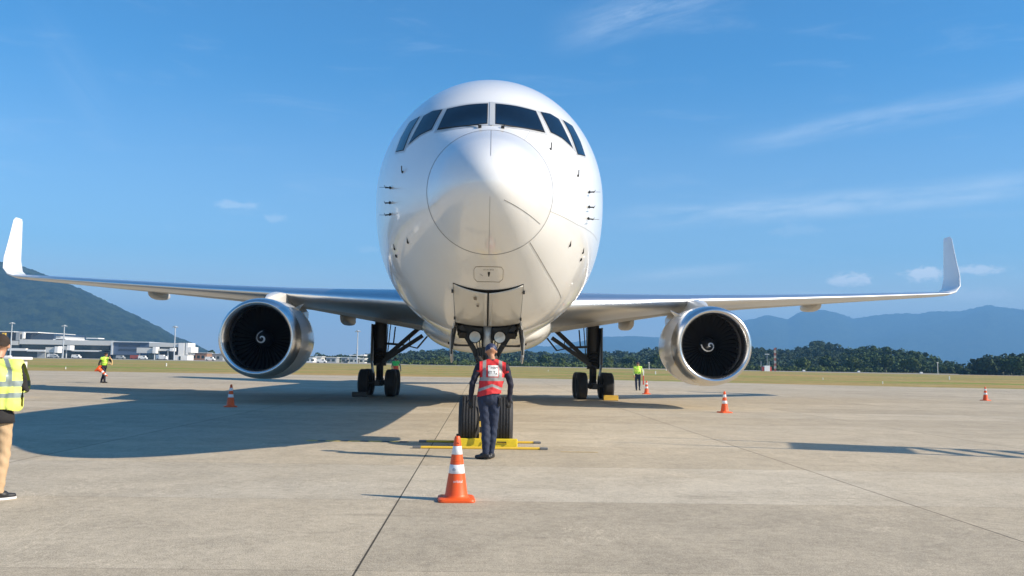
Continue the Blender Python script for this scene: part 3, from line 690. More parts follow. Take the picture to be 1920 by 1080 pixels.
# yellow stand markings with black ends, slightly tilted to the joints
def strip_box(name, x0, x1, y, w, m, z=.004, parent=None, sk=0.0):
    me = bpy.data.meshes.new(name); me.from_pydata([(x0, y-w/2, z), (x1, y-w/2+sk, z), (x1, y+w/2+sk, z), (x0, y+w/2, z)], [], [(0, 1, 2, 3)]); o = link(name, me, m, parent); return o
def floor_bar(x0, x1, y, label):
    t = empty('chock_bar', ((x0+x1)/2, y, 0), R(1)); tag(t, label, 'chock bar', 'low yellow bars at the nose wheels'); h = (x1-x0)/2
    mb = MB(); mb.box((0, 0, .022), (2*h-.28, .09, .036)); mb.build('yellow_bar', mat('yellow_bar_paint', (.80, .52, .05), .5, 0, .15, 5), t, bevel=.008)
    for q in (-1, 1): mb = MB(); mb.box((q*(h-.07), 0, .021), (.14, .12, .038)); mb.build('black_end', GEARG, t, bevel=.008)
floor_bar(-1.27, 1.10, 15.86, 'low yellow bar with black ends lying in front of the yellow chock'); floor_bar(-1.25, 1.05, 17.05, 'low yellow bar with black ends lying just behind the nose wheels')
o = strip_box('stand_marking', -3.35, -1.45, 17.0, .22, mat('worn_yellow_paint', (.62, .46, .12), .8, 0, .5, 9), sk=.06); tag(o, 'broken worn yellow line at the edge of the fuselage shadow', 'ground marking')
for a in (-3.15, -2.72, -2.35, -1.95, -1.62): strip_box('black_end', a, a+.15, 17.04, .22, DARK, .006, parent=o)
o = strip_box('faded_line', 1.30, 1.95, 15.55, .10, mat('faded_yellow_paint', (.45, .33, .15), .85, 0, .3, 6), .003); tag(o, 'faint worn yellow line right of the front stand line', 'ground marking')

# ------------------------------------------------------------------ distant relief
def relief(name, prof, Y, depth, m, seed, rough_=1.0, nx=260, ny=70, extra=0.0, ybase=None):
    """a ridge: prof = photo skyline (px, py) surveyed at distance Y; real 3-d slopes falling towards and away from the viewer"""
    pts = [at(px, py, Y) for px, py in prof]; xs = [p.x for p in pts]; zs = [max(0, p.z) for p in pts]
    r_ = random.Random(seed); ph = [(r_.uniform(0, 6.28), r_.uniform(0, 6.28), r_.uniform(.6, 1.4)) for _ in range(10)]
    vs, fs = [], []
    H = max(zs)
    for j in range(ny+1):
        v = j/ny
        for i in range(nx+1):
            x = xs[0]+(xs[-1]-xs[0])*i/nx; z = float(np.interp(x, xs, zs))
            e = math.sin(math.pi*min(1, v*1.0))**(.85); u = v*2-1
            base = z*max(0, 1-abs(u)**1.25)
            nz = 0
            for k, (a, b, c) in enumerate(ph):
                fr = (2.2**(k*.55))*c/ (H*2.2); nz += math.sin(x*fr*2.2+a+math.sin((Y+v*depth)*fr*1.3+b)*1.3)*math.cos((v*depth)*fr*.8+b)*H*.085*rough_/(1.45**k)
            f = min(1, (1-abs(u))*2.2)*min(1, abs(u)*3.0+.03)
            base += r_.uniform(-1, 1)*H*.008*min(1, z/(H*.2)); vs.append((x*(1+(v-.5)*depth/Y), Y+(v-.5)*depth, max(-5, base+nz*f*min(1, z/(H*.3+1)))))
    for j in range(ny):
        for i in range(nx): a = j*(nx+1)+i; fs.append((a, a+1, a+nx+2, a+nx+1))
    me = bpy.data.meshes.new(name); me.from_pydata(vs, [], fs); o = link(name, me, m, None, True); tag(o, kind='structure'); return o
def hillmat(t, b, pos):
    n1 = noise(t, pos, .022, 10, .82); n2 = noise(t, pos, .004, 5, .6)
    c = mixc(t, smooth(t, n1, .40, .60), (.004, .012, .006), (.050, .070, .030))
    c = mixc(t, smooth(t, n2, .60, .75), c, (.06, .07, .03))
    t.links.new(c, b.inputs['Base Color']); b.inputs['Roughness'].default_value = .95
    bn = N(t, 'ShaderNodeBump'); bn.inputs['Strength'].default_value = 1; bn.inputs['Distance'].default_value = 14; t.links.new(n1, bn.inputs['Height']); L(t, bn, 0, b, 'Normal')
HM = ground_mat('forested_hill', hillmat, .02)
relief('mountain', [(-700, 640), (-420, 560), (-200, 500), (-60, 484), (0, 490), (45, 500), (90, 517), (150, 541), (190, 560), (263, 595), (300, 614), (330, 632), (352, 640), (385, 656), (412, 668), (450, 672)], 2600, 1500, HM, 3, .9, 320, 90)
relief('mountain', [(560, 680), (640, 676), (700, 674), (760, 664), (800, 657), (850, 651), (900, 646), (950, 646), (1030, 649), (1080, 641), (1130, 632), (1180, 631), (1240, 634), (1320, 626), (1360, 610), (1405, 600), (1440, 592), (1477, 600), (1500, 586), (1545, 581), (1575, 588), (1600, 597), (1650, 590), (1700, 587), (1720, 589), (1745, 583), (1800, 583), (1830, 577), (1855, 572), (1890, 578), (1925, 583), (2050, 600), (2250, 570), (2500, 640)], 8200, 4200, HM, 5, .8, 420, 80)

# ------------------------------------------------------------------ woods
def leaf_cloud(centres, radii, n_per, size, rs, squash=.8):
    """many small leaf-clump faces through each crown volume -> verts (k,3), quads"""
    C_ = np.repeat(np.array(centres), n_per, 0); Rr = np.repeat(np.array(radii), n_per)[:, None]; k = len(C_)
    d = rs.normal(size=(k, 3)); d /= np.linalg.norm(d, axis=1)[:, None]
    rad = rs.uniform(.45, 1.0, (k, 1))**.45*(1+.18*np.sin(d[:, :1]*5+C_[:, :1])*np.cos(d[:, 1:2]*4+C_[:, 1:2]))
    P = C_+d*rad*Rr*np.array([1, 1, squash])
    nrm = d+rs.normal(size=(k, 3))*.55; nrm[:, 2] += .25; nrm /= np.linalg.norm(nrm, axis=1)[:, None]
    a = np.cross(nrm, rs.normal(size=(k, 3))); a /= np.linalg.norm(a, axis=1)[:, None]; b = np.cross(nrm, a)
    s_ = rs.uniform(.6, 1.3, (k, 1))*size
    V = np.stack([P-a*s_-b*s_*.6, P+a*s_*.8-b*s_*.9, P+a*s_+b*s_*.7, P-a*s_*.7+b*s_], 1).reshape(-1, 3)
    return V, k
def cloud_obj(name, V, k, m, parent=None):
    me = bpy.data.meshes.new(name); me.vertices.add(len(V)); me.vertices.foreach_set('co', V.astype(np.float32).ravel())
    me.loops.add(4*k); me.loops.foreach_set('vertex_index', np.arange(4*k, dtype=np.int32)); me.polygons.add(k); me.polygons.foreach_set('loop_start', np.arange(0, 4*k, 4, dtype=np.int32))
    me.update(calc_edges=True); return link(name, me, m, parent)
LEAF = mat('dark_leaf_clump', (.045, .072, .022), .8, 0, .75, .10, island=.5)
LEAF2 = mat('light_leaf_clump', (.075, .105, .032), .8, 0, .3, .2, island=.4)
LEAF3 = mat('blue_green_leaf_clump', (.038, .060, .030), .8, 0, .75, .08, island=.5)
for m_ in (LEAF, LEAF2, LEAF3): m_.node_tree.nodes['Principled BSDF'].inputs['Specular IOR Level'].default_value = .1
BARK = mat('grey_brown_bark', (.12, .10, .08), .9, 0, .2, 2)
def wood(name, prof, Y1, Y2, rows, m, seed, rmin, rmax, n_per, size, low=.25):
    """forest mass: crowns on rising ground between Y1 and Y2 whose tops reach the surveyed skyline"""
    rs = np.random.default_rng(seed); cs, rr = [], []
    pxs = [p[0] for p in prof]; pys = [p[1] for p in prof]
    for j in range(rows):
        v = j/(rows-1); Y = Y1+(Y2-Y1)*v
        px = pxs[0]
        while px < pxs[-1]:
            r = rs.uniform(rmin*.6, rmax*1.05); top = at(px, float(np.interp(px, pxs, pys)), Y)
            zt_ = top.z*(low+(1-low)*v**.8)+rs.normal()*.9
            cs.append((top.x+rs.normal()*1.5, Y+rs.normal()*6, max(r*.5, zt_-r*.8))); rr.append(r)
            px += 1672*r*.75/Y*1.15
    V, k = leaf_cloud(cs, rr, n_per, size, rs); o = cloud_obj(name, V, k, m); tag(o, kind='stuff'); return o
tag(wood('forest', [(1235, 655), (1300, 652), (1380, 651), (1420, 652), (1453, 653), (1472, 658), (1500, 651), (1520, 643), (1532, 640), (1548, 641), (1566, 647), (1590, 657), (1606, 660), (1650, 668), (1700, 672)], 480, 720, 13, LEAF3, 1, 2.4, 4.6, 110, .55), 'dark wooded knoll behind the right engine', 'forest')
tag(wood('forest', [(1595, 655), (1606, 651), (1618, 647), (1632, 647), (1645, 652), (1665, 656), (1700, 658), (1724, 662), (1745, 668), (1765, 677), (1782, 686), (1794, 697)], 400, 520, 11, LEAF, 2, 1.8, 3.8, 110, .45), 'bushy green wood sloping down toward the right at the field edge', 'forest')
tag(wood('forest', [(1813, 692), (1820, 684), (1832, 675), (1860, 671), (1890, 669), (1925, 668), (2000, 662), (2100, 668), (2250, 660)], 310, 370, 7, LEAF3, 3, 1.5, 2.8, 100, .42, .5), 'dense dark even topped wood at the far right', 'forest')
tag(wood('forest', [(690, 672), (740, 668), (765, 661), (800, 657), (830, 655), (880, 659), (920, 660), (1000, 659), (1015, 661), (1100, 663), (1130, 659), (1150, 662), (1165, 656), (1185, 661), (1215, 654), (1245, 653), (1290, 652)], 560, 800, 9, LEAF3, 4, 3.0, 5.0, 70, .9), 'distant wood seen beneath the fuselage and between the landing gear', 'forest')
tag(wood('forest', [(380, 664), (420, 666), (560, 667), (590, 667), (640, 668), (700, 669)], 640, 720, 4, LEAF3, 5, 2.2, 3.6, 70, .8), 'low line of trees behind the far left buildings', 'forest')
tag(wood('shrubs', [(760, 681), (900, 684), (1000, 685), (1100, 687), (1240, 688)], 400, 440, 4, LEAF2, 6, .9, 1.7, 60, .35), 'pale scrubby bushes along the far edge of the grass field', 'shrubs')
tag(wood('shrubs', [(1395, 690), (1480, 692), (1560, 694), (1640, 695)], 372, 392, 3, LEAF2, 8, .9, 1.6, 60, .35), 'light green scrub in front of the wooded knoll', 'shrubs')
# single trees at the wood's edge
def tree(px, ytop, Y, wid, m, label, seed):
    rs = np.random.default_rng(seed); top = at(px, ytop, Y); h = max(3.0, top.z); r = wid/2
    t = empty('tree', (top.x, Y, 0)); tag(t, label, 'tree', 'single trees at the edge of the field')
    cs = [(rs.normal()*r*.35, rs.normal()*r*.35, h*.62+rs.normal()*h*.10) for _ in range(6)]+[(0, 0, h*.78)]
    V, k = leaf_cloud(cs, [r*.55]*6+[r*.5], 150, .38, rs, .95)
    cloud_obj('crown', V, k, m, t)
    mb = MB(); mb.tube((0, 0, -.1), (rs.normal()*.1, 0, h*.5), .16+h*.008, .10, 8); 
    for c in cs[:4]: mb.tube((0, 0, h*.35), (c[0]*.7, c[1]*.7, c[2]), .08, .03, 6)
    mb.build('trunk', BARK, t); return t
for a in ((828, 672, 410, 7, LEAF2, 'rounded bright green tree left of the open nose gear door'), (1022, 668, 410, 6.5, LEAF, 'dark rounded tree right of the nose gear'), (1053, 672, 415, 5.5, LEAF2, 'small pale tree left of the right main gear'),
          (1085, 670, 420, 6, LEAF, 'dark tree behind the right main gear legs'), (1140, 672, 415, 5.5, LEAF2, 'pale tree just right of the right main gear'), (1180, 670, 425, 6.5, LEAF, 'dark broad tree left of the worker carrying the red pole'),
          (1230, 668, 420, 6, LEAF, 'dark tree beside the left flank of the right engine'), (1505, 672, 385, 7, LEAF2, 'light green tree between the lattice tower and the knoll'), (1552, 668, 385, 8, LEAF, 'dark tree at the foot of the wooded knoll'),
          (1600, 671, 380, 8, LEAF2, 'pale green tree where the knoll meets the bushy wood'), (1660, 668, 375, 8, LEAF, 'dark green tree at the foot of the bushy wood'), (1710, 674, 370, 7, LEAF2, 'light tree in front of the bushy wood'), (1768, 689, 360, 4, LEAF2, 'low pale tree at the right foot of the bushy wood'),
          (1850, 672, 305, 7, LEAF3, 'dark tree at the front of the far right wood'), (1900, 671, 300, 8, LEAF, 'greener tree at the right edge in front of the dark wood'),
          (397, 656, 560, 5, LEAF, 'slender dark tree beside the left engine')):
    tree(*a, seed=int(a[0]))
# ------------------------------------------------------------------ air
def haze():
    mb = MB(); mb.box((300, 6300, 330), (16500, 14000, 670))
    m = bpy.data.materials.new('blue_haze'); m.use_nodes = True; t = m.node_tree; t.nodes.remove(t.nodes['Principled BSDF'])
    v = N(t, 'ShaderNodeVolumePrincipled'); v.inputs['Density'].default_value = 1.85e-4; v.inputs['Color'].default_value = (.245, .57, 1.0, 1); v.inputs['Anisotropy'].default_value = 0
    L(t, v, 0, t.nodes['Material Output'], 'Volume')
    o = mb.build('haze', m); tag(o, kind='stuff'); return o
haze()
# ------------------------------------------------------------------ far buildings (surveyed from the photo at their real distance)
def X_at(px, Y): return at(px, 660, Y).x
def Z_at(px, py, Y): return max(0.0, at(px, py, Y).z)
def blk(mb, px0, px1, py0, py1, Y, dep):
    x0, x1 = X_at(px0, Y), X_at(px1, Y); c = (px0+px1)/2; z1, z0 = Z_at(c, py0, Y), Z_at(c, py1, Y)
    if py1 >= 668: z0 = -.05
    return mb.box(((x0+x1)/2, Y+dep/2, (z0+z1)/2), (x1-x0, dep, max(.1, z1-z0)))
def building(name, label, cat, Y, parts_, group=None):
    t = empty(name, (0, 0, 0)); tag(t, label, cat, group); x0 = None
    for pn, m, dep, dy, rects in parts_:
        for r in rects:
            mb = MB(); blk(mb, *r, Y+dy, dep); o = mb.build(pn, m, t)
    # put the origin at the foot
    cx = sum(X_at((r[0]+r[1])/2, Y) for p in parts_ for r in p[4])/sum(len(p[4]) for p in parts_)
    t.location = (cx, Y, 0)
    for o in kids(t): o.location = (-cx, -Y, 0)
    return t
building('terminal_building', 'long grey and glass airport terminal with pale roof edge at the far left', 'terminal', 505, [
    ('upper_hall', GLB, 40, 6, [(-70, 34, 622, 637), (44, 100, 625, 637)]),
    ('roof_edge', WHITEB, 46, 3, [(-75, 24, 620.2, 621.6), (24, 69, 622, 623.6)]),
    ('sky_lobby', GREYB, 30, 8, [(82, 112, 630, 638)]),
    ('cladding_band', CONC, 36, 0, [(-75, 33, 638, 646), (35, 208, 637.5, 646.5)]),
    ('upper_glazing', GLB2, 34, 1.5, [(12, 40, 646.3, 652), (36, 204, 646.6, 655)]),
    ('slab_edge', WHITEB, 36, -1, [(14, 48, 653, 657.5), (50, 84, 655.5, 659), (134, 187, 656.6, 659)]),
    ('ground_glazing', GLB2, 33, 2, [(14, 208, 659, 671)]),
    ('yellow_column', YB, 1.0, 2, [(1.5, 4, 624, 637.5), (6, 8, 624, 637.5)]),
    ('slanted_fin', WHITEB, 2.0, 1, [(39.5, 42.5, 623.5, 634.5)]),
    ('grey_core', GREYB, 10, 1, [(28, 35, 624, 638), (70, 85, 657.5, 670)]),
    ('roof_shell', WHITEB, 24, 5, [(103, 121, 633.5, 638.2), (98, 130, 635.8, 638.3)]),
    ('skylight', WHITEB, 8, 10, [(160, 183, 633.4, 635.0)])])
building('hangar', 'dark blue clad hall with a pale roof line between the terminal and the pier', 'hangar', 500, [
    ('wall', BLUEB, 40, 0, [(212, 292, 642, 665.5)]),
    ('roof_edge', ROOFM, 42, -1, [(208, 279, 640.2, 641.9)]),
    ('corner_post', ROOFM, 1.6, -1.0, [(207.5, 210.5, 641.9, 665)]),
    ('ground_glazing', GLB2, 38, .6, [(212, 292, 665.5, 671.5)]),
    ('window', GLB, 38, -.15, [(222, 262, 646, 650), (222, 262, 654, 658)])])
building('pier_building', 'pale grey passenger pier with white stair tower left of the left engine', 'building', 490, [
    ('wall', CONC, 26, 0, [(279, 334, 643, 650.5)]),
    ('glazing', GLB2, 22, 2, [(279, 334, 650.5, 672)]),
    ('stair_tower', WHITEB, 12, -1, [(334, 345, 643, 672.5)]),
    ('side_wall', GREYB, 12, -.6, [(345, 348, 643, 672.5)]),
    ('end_wall', WHITEB, 12, -.8, [(348, 352, 643, 665), (352, 358, 650.5, 661)]),
    ('lower_wall', WHITEB, 10, -1.2, [(327, 352, 666, 673)]),
    ('door', GLB2, .3, -1.4, [(336, 339, 668, 671.8)])])
def jet_bridge(px0, px1, py0, py1, legs, Y, label):
    t = empty('jet_bridge', (X_at((px0+px1)/2, Y), Y, 0)); tag(t, label, 'jet bridge', 'jet bridges at the terminal'); org = t.location
    mb = MB(); blk(mb, px0, px1, py0, py1, Y, 3.4); mb.v = [tuple(Vector(v)-org) for v in mb.v]; mb.build('tunnel', CONC, t)
    mb = MB(); blk(mb, px1, px1+6, py0-1.5, py1+.5, Y-1, 5); mb.v = [tuple(Vector(v)-org) for v in mb.v]; mb.build('rotunda', WHITEB, t)
    for lx in legs: mb = MB(); mb.tube((X_at(lx, Y)-org.x, 1.5, 0), (X_at(lx, Y)-org.x, 1.5, Z_at(lx, py1, Y)), .35, .35, 10); mb.build('support_leg', STEEL, t)
jet_bridge(85, 102, 651, 661, (90, 99), 488, 'boxy pale jet bridge in front of the long terminal')
jet_bridge(110, 125, 649, 656, (114, 122), 492, 'higher white jet bridge next to the second light mast')
jet_bridge(256, 286, 652, 662, (260, 288), 480, 'long pale jet bridge in front of the blue hall')
jet_bridge(291, 318, 654, 658, (296, 313), 482, 'slim jet bridge under the grey passenger pier')
# small buildings farther right
for i, (a, b, y0, y1, Y, wm, rm, lab) in enumerate(((352, 388, 661.5, 672, 520, BRICK, ROOFM, 'low brown building with pale flat roof right of the stair tower'), (389, 418, 663.5, 673, 530, GREYB, ROOFM, 'small grey building half hidden by the left engine'),
        (573, 587, 670, 676.5, 470, WHITEB, ROOFM, 'small white block just right of the left engine'), (593, 603, 669, 676, 480, CONC, WHITEB, 'little pale hut with a white roof tank right of the left engine'), (612, 631, 670.2, 678, 470, GREYB, CONC, 'long grey shed between the left engine and the left main gear'),
        (640, 652, 670.5, 678, 480, GREYB, ROOFM, 'second grey shed left of the tall lamp post'), (655, 668, 671, 678, 470, CONC, ROOFM, 'pale open hangar front beside the tall lamp post'), (673, 684, 672, 678, 475, CONC, WHITEB, 'low pale building right of the tall lamp post'))):
    x0, x1 = X_at(a, Y), X_at(b, Y); h = Z_at((a+b)/2, y0, Y); t = empty('low_building', ((x0+x1)/2, Y, 0)); tag(t, lab, 'building', 'low buildings across the airfield'); w = x1-x0
    mb = MB(); mb.box((0, 5, h/2-.1), (w, 10, h)); mb.build('wall', wm, t)
    mb = MB(); mb.box((0, 5, h+.05), (w+.8, 10.8, .35)); mb.build('roof', rm, t)
    for k in range(max(2, int(w/2.6))):
        mb = MB(); mb.box((-w/2+1.3+k*2.5, -.02, h*.45), (1.5, .1, h*.4)); mb.build('window', GLB2, t)
building('grandstand_roof', 'white flat canopy roof above the trees beside the tall lamp post', 'canopy', 560, [('canopy', WHITEB, 20, 0, [(655, 676, 665.5, 667), (676, 683, 664.7, 667.5)]), ('column', STEEL, 1, 6, [(658, 658.8, 667, 676), (681, 681.8, 667, 676)])])
# light masts
def mast(px, ytop, Y, label, heads=1):
    p = at(px, ytop, Y); t = empty('light_mast', (p.x, Y, 0)); tag(t, label, 'light mast', 'apron light masts'); h = p.z
    mb = MB(); mb.tube((0, 0, 0), (0, 0, h), .40, .22, 10); mb.build('pole', STEEL, t)
    mb = MB(); mb.tube((0, 0, h-.5), (0, 0, h-.2), 1.0, 1.0, 10); 
    for k in range(6): a = k*math.pi/3; mb.box((1.1*math.cos(a), 1.1*math.sin(a), h-.7), (.6, .6, .4))
    mb.build('lamp_head', STEEL, t); return t
mast(23, 604, 470, 'leftmost tall light mast in front of the terminal'); mast(121, 609, 470, 'tall light mast in front of the middle of the terminal'); mast(329, 611, 470, 'tall light mast in front of the pier stair tower'); mast(671, 619, 460, 'lone tall light mast between the left engine and the left main gear')
# lattice tower red and white, shelter, posts, runway edge markers
p = at(1453, 652, 330); t = empty('lattice_tower', (p.x, 330, 0)); tag(t, 'thin red and white lattice tower right of the right engine', 'tower'); h = p.z; n = 9
for k in range(n):
    mb = MB(); z0, z1 = h*k/n, h*(k+1)/n
    q = .26
    for a, b in ((-q, -q), (q, -q), (q, q), (-q, q)): mb.bar((a, b, z0), (a, b, z1), .09, .09, (0, 1, 0))
    for u in (0, .5):
        za, zb2 = z0+(z1-z0)*u, z0+(z1-z0)*(u+.5)
        mb.bar((-q, -q, za), (q, -q, zb2), .06, .06, (0, 1, 0)); mb.bar((q, q, za), (-q, q, zb2), .06, .06, (0, 1, 0)); mb.bar((-q, q, za), (-q, -q, zb2), .06, .06, (1, 0, 0))
    mb.build('tower_section', mat('hazed_red_steel', (.36, .12, .08), .6) if k % 2 == 0 else mat('hazed_white_steel', (.5, .48, .45), .6), t)  # distance haze put into the tower colours: muted red and white
p = at(1437, 694, 325); t = empty('equipment_shelter', (p.x, 325, 0)); tag(t, 'small white and red equipment shelter left of the lattice tower', 'hut')
mb = MB(); mb.box((0, 0, 1.0), (2.0, 2, 2.0)); mb.build('cabin', WHITEB, t)
for sx_ in (-1, 1): mb = MB(); mb.box((sx_*1.35, .1, .8), (.6, 1.9, 1.6)); mb.build('red_side', REDP, t)
for sx_ in (-1, 1): mb = MB(); mb.bar((sx_*1.5, 1.5, 0), (sx_*1.5, 1.5, 3.6), .14, .14, (0, 1, 0)); mb.build('frame_post', STEEL, t)
mb = MB(); mb.box((.8, 1.6, 6.2), (1.6, .3, .3)); mb.tube((.8, 1.6, 0), (.8, 1.6, 6.2), .07, .07, 6); mb.build('marker_light', STEEL, t)
for px, yt, Y, lab in ((1249, 681, 250, 'pale wind marker post left of the right engine'), (1758, 680, 290, 'thin pale post in front of the bushy wood at the right'), (1217, 680, 300, 'short white post right of the worker with the red pole')):
    p = at(px, yt, Y); mb = MB(); mb.tube((0, 0, 0), (0, 0, max(1.5, p.z)), .11, .09, 8); mb.box((0, 0, max(1.5, p.z)), (.5, .2, .25)); o = mb.build('marker_post', WHITEB); o.location = (p.x, Y, 0); tag(o, lab, 'post', 'thin posts across the grass')
mp = None
for px, py, Y, lab in ((312, 686, 150, 'white edge marker standing in the grass left of the left engine'), (123, 693, 100, 'tiny white marker at the grass edge below the terminal'), (1780, 711, 140, 'pale yellow edge marker in the grass at the right'), (1655, 720, 90, 'tiny white marker on the near grass edge at the right'), (1028, 690, 170, 'tiny marker in the grass behind the nose gear'), (1543, 713, 115, 'small marker in the grass right of the right engine'), (1229, 702, 150, 'white edge marker in the grass left of the right engine')):
    x = at(px, py, Y).x; mb = MB(); mb.tube((0, 0, 0), (0, 0, .42), .09, .07, 10); mb.tube((0, 0, .42), (0, 0, .50), .11, .06, 10); o = mb.build('edge_marker', WHITEB); o.location = (x, Y, 0); o.scale = (.5, .5, .5) if 'tiny' in lab or 'small' in lab else (1, 1, 1); tag(o, lab, 'edge marker', 'edge markers in the grass')
# vehicles across the field
def vehicle(px, Y, L_, H_, m, label, rz=0, boxy=False):
    x = at(px, 675, Y).x; t = empty('van' if not boxy else 'box_truck', (x, Y, 0), rz); tag(t, label, 'van' if not boxy else 'truck', 'vehicles parked across the airfield')
    mb = MB()
    if boxy: sec = [(-.5, .15), (.5, .15), (.5, .5), (.44, .74), (.24, .76), (.24, 1), (-.5, 1)]
    else: sec = [(-.5, .18), (.5, .18), (.5, .52), (.38, .58), (.26, 1), (-.46, 1), (-.5, .6)]
    a = [Vector((u*L_, -.95, v*H_)) for u, v in sec]; b = [Vector((u*L_, .95, v*H_)) for u, v in sec]; mb.loft([a, b], True, True); mb.build('body', m, t, bevel=.05)
    mb = MB(); mb.box((L_*.17 if not boxy else L_*.36, 0, H_*(.78 if not boxy else .62)), (L_*.22 if not boxy else L_*.16, 1.93, H_*.22 if not boxy else H_*.16)); mb.build('side_window', GLB2, t)
    for sx_ in (-.32, .32):
        for sy_ in (-.85, .85): mb = MB(); mb.tube((sx_*L_, sy_-.12, .36), (sx_*L_, sy_+.12, .36), .36, .36, 14); mb.build('wheel', RUB, t)
    return t
for a in ((98, 478, 5.0, 2.1, WHITEB, 'white van under the boxy jet bridge'), (102, 470, 4.4, 1.9, GREYB, 'grey van in front of the terminal'), (143, 476, 4.6, 2.0, WHITEB, 'white van below the terminal slab'), (254, 476, 5.2, 2.2, mat('dull_red_paint', (.32, .07, .045), .6, 0, .2, 2), 'red fire truck parked below the blue hall', 0, True),
          (268, 474, 4.6, 2.0, WHITEB, 'white van right of the red truck'), (303, 474, 5.5, 2.6, WHITEB, 'white box truck under the passenger pier', 0, True), (394, 470, 5.0, 2.0, WHITEB, 'white van in front of the small grey building'), (226, 476, 4.4, 1.9, GREYB, 'grey van in front of the blue hall'),
          (603, 400, 4.4, 1.7, WHITEB, 'white van right of the left engine')):
    vehicle(*a)

for px, Y, lab in ((1610, 318, 'small white equipment box on the taxiway edge in front of the bushy wood'), (1507, 325, 'small white equipment box on the taxiway edge in front of the knoll'), (1727, 300, 'small white equipment box near the thin pale post')):
    t = empty('equipment_box', (at(px, 690, Y).x, Y, 0)); tag(t, lab, 'equipment box', 'small white boxes along the taxiway')
    mb = MB(); mb.box((0, 0, .42), (.85, .6, .5)); mb.build('cabinet', WHITEB, t, bevel=.03); mb = MB(); mb.box((-.3, 0, .1), (.08, .4, .2)); mb.box((.3, 0, .1), (.08, .4, .2)); mb.build('stand', STEEL, t)
# ------------------------------------------------------------------ cones
def cone_parts(t, lettered=False):
    H = .72
    mb = MB(); rr = []
    for z, hw, rad in ((0.0, .200, .03), (.012, .205, .03), (.030, .200, .03), (.038, .185, .05)):
        rr.append([Vector((math.copysign(abs(math.cos(a))**.28, math.cos(a))*hw, math.copysign(abs(math.sin(a))**.28, math.sin(a))*hw, z)) for a in [2*math.pi*(i+.5)/48 for i in range(48)]])
    mb.loft(rr, True, True); mb.build('base', ORG, t, autos=40)
    f = lambda z: .128+(.034-.128)*(z-.04)/(.68-.04)
    pr = [(.037, .15), (.05, .132), (.07, f(.07)), (.295, f(.295))]; pr += [(.295, f(.295)-.003), (.395, f(.395)-.003), (.395, f(.395))]
    pr += [(.43, f(.43)), (.432, f(.432)+.002), (.438, f(.438)+.002), (.44, f(.44)), (.50, f(.50)), (.50, f(.5)-.003), (.595, f(.595)-.003), (.595, f(.595)), (.66, f(.66)), (.69, .030), (.70, .024), (.70, .012), (.64, .010)]
    mb = MB(); mb.lathe(pr, 40, axis='Z'); mb.build('body', ORG, t, autos=35)
    for z0, z1 in ((.297, .393), (.502, .593)):
        mb = MB(); mb.lathe([(z0, f(z0)-.001), (z0+.002, f(z0)+.0008), (z1-.002, f(z1)+.0008), (z1, f(z1)-.001)], 40, axis='Z'); mb.build('reflective_band', REFL, t, True)
    mb = MB(); mb.tube((0, -f(.63)-.001, .625), (0, -f(.63)+.01, .625), .008, .008, 10); mb.tube((.013, -f(.63)-.0, .625), (.013, -f(.63)+.01, .625), .006, .006, 8); mb.build('tether_hole', BLACK, t)
    if lettered:
        def wrap(x, z, r_off=.0015):
            r = f(z)+r_off; a = x/r; return Vector((r*math.sin(a), -r*math.cos(a), z))
        me = text_mesh('orbital', .042)
        for v in me.vertices: v.co = wrap(v.co.x+.012, v.co.y+.215)
        link('lettering', me, WHT, t)
        me = text_mesh('db', .045)
        for v in me.vertices: v.co = wrap(v.co.x-.035, v.co.y+.343, .0022)
        link('lettering', me, mat('worn_blue_ink', (.20, .26, .34), .7), t)
def cone(x, y, label, rz=0):
    t = empty('traffic_cone', (x, y, 0), rz); tag(t, label, 'traffic cone', 'orange traffic cones'); return t
c0 = cone(-.31, 10.0, 'large orange cone with white lettering nearest the viewer', R(4)); cone_parts(c0, True)
c1 = cone(-7.98, 28.3, 'orange cone standing in the aircraft shadow below the left engine', R(20)); cone_parts(c1)
def dup_cone(x, y, label, rz=0, z=0, rot=None):
    c = copy_tree(c1); c.location = (x, y, z); c.rotation_euler = rot or (0, 0, rz); c['label'] = label; return c
dup_cone(7.83, 29.3, 'orange cone on sunlit concrete below the right engine', .3); dup_cone(8.37, 46.7, 'orange cone beside the worker with the red pole', .1); dup_cone(25.4, 45.0, 'far orange cone at the right side of the apron', .5)

# ------------------------------------------------------------------ chocks
def chock_bar(name, c, L_, label, rz=0, m=YEL, w=.16, h=.17):
    t = empty(name, (c[0], c[1], 0), rz); tag(t, label, 'wheel chock', 'wheel chocks')
    mb = MB(); rings = [[Vector((x, -w*.5, .012)), Vector((x, w*.55, .012)), Vector((x, w*.30, h)), Vector((x, -w*.38, h))] for x in (-L_/2, L_/2)]
    mb.loft(rings, True, True); mb.build('body', m, t, bevel=.012)
    mb = MB(); mb.box((0, .0, .006), (L_*.98, w*.9, .012)); mb.build('rubber_foot', RUB, t)
    return t
ck = chock_bar('wheel_chock', (.03, 16.05), 1.08, 'long yellow chock lying in front of both nose wheels', R(-1))
mb = MB(); mb.bar((.17, -.088, .115), (.34, -.088, .115), .012, .02); mb.bar((.335, -.088, .12), (.335, -.088, .07), .012, .02, (0, 1, 0)); mb.build('handle', BLACK, ck)
mb = MB(); mb.bar((-.12, -.085, .05), (-.06, -.083, .14), .006, .01, (0, 1, 0)); mb.build('scratch_mark', BLACK, ck)
chock_bar('wheel_chock', (-.02, 16.98), 1.06, 'dark chock behind the nose wheels', R(1), RUB)
cb_ = MB(); cb_.bar((-.075, NGY-.60, .10), (-.075, NGY-.42, .62), .055, .02, (0, 1, 0)); 
tb = empty('chock_strap', (-.075, NGY-.6, 0)); tag(tb, 'yellow and black striped strap standing between the nose wheels', 'strap')
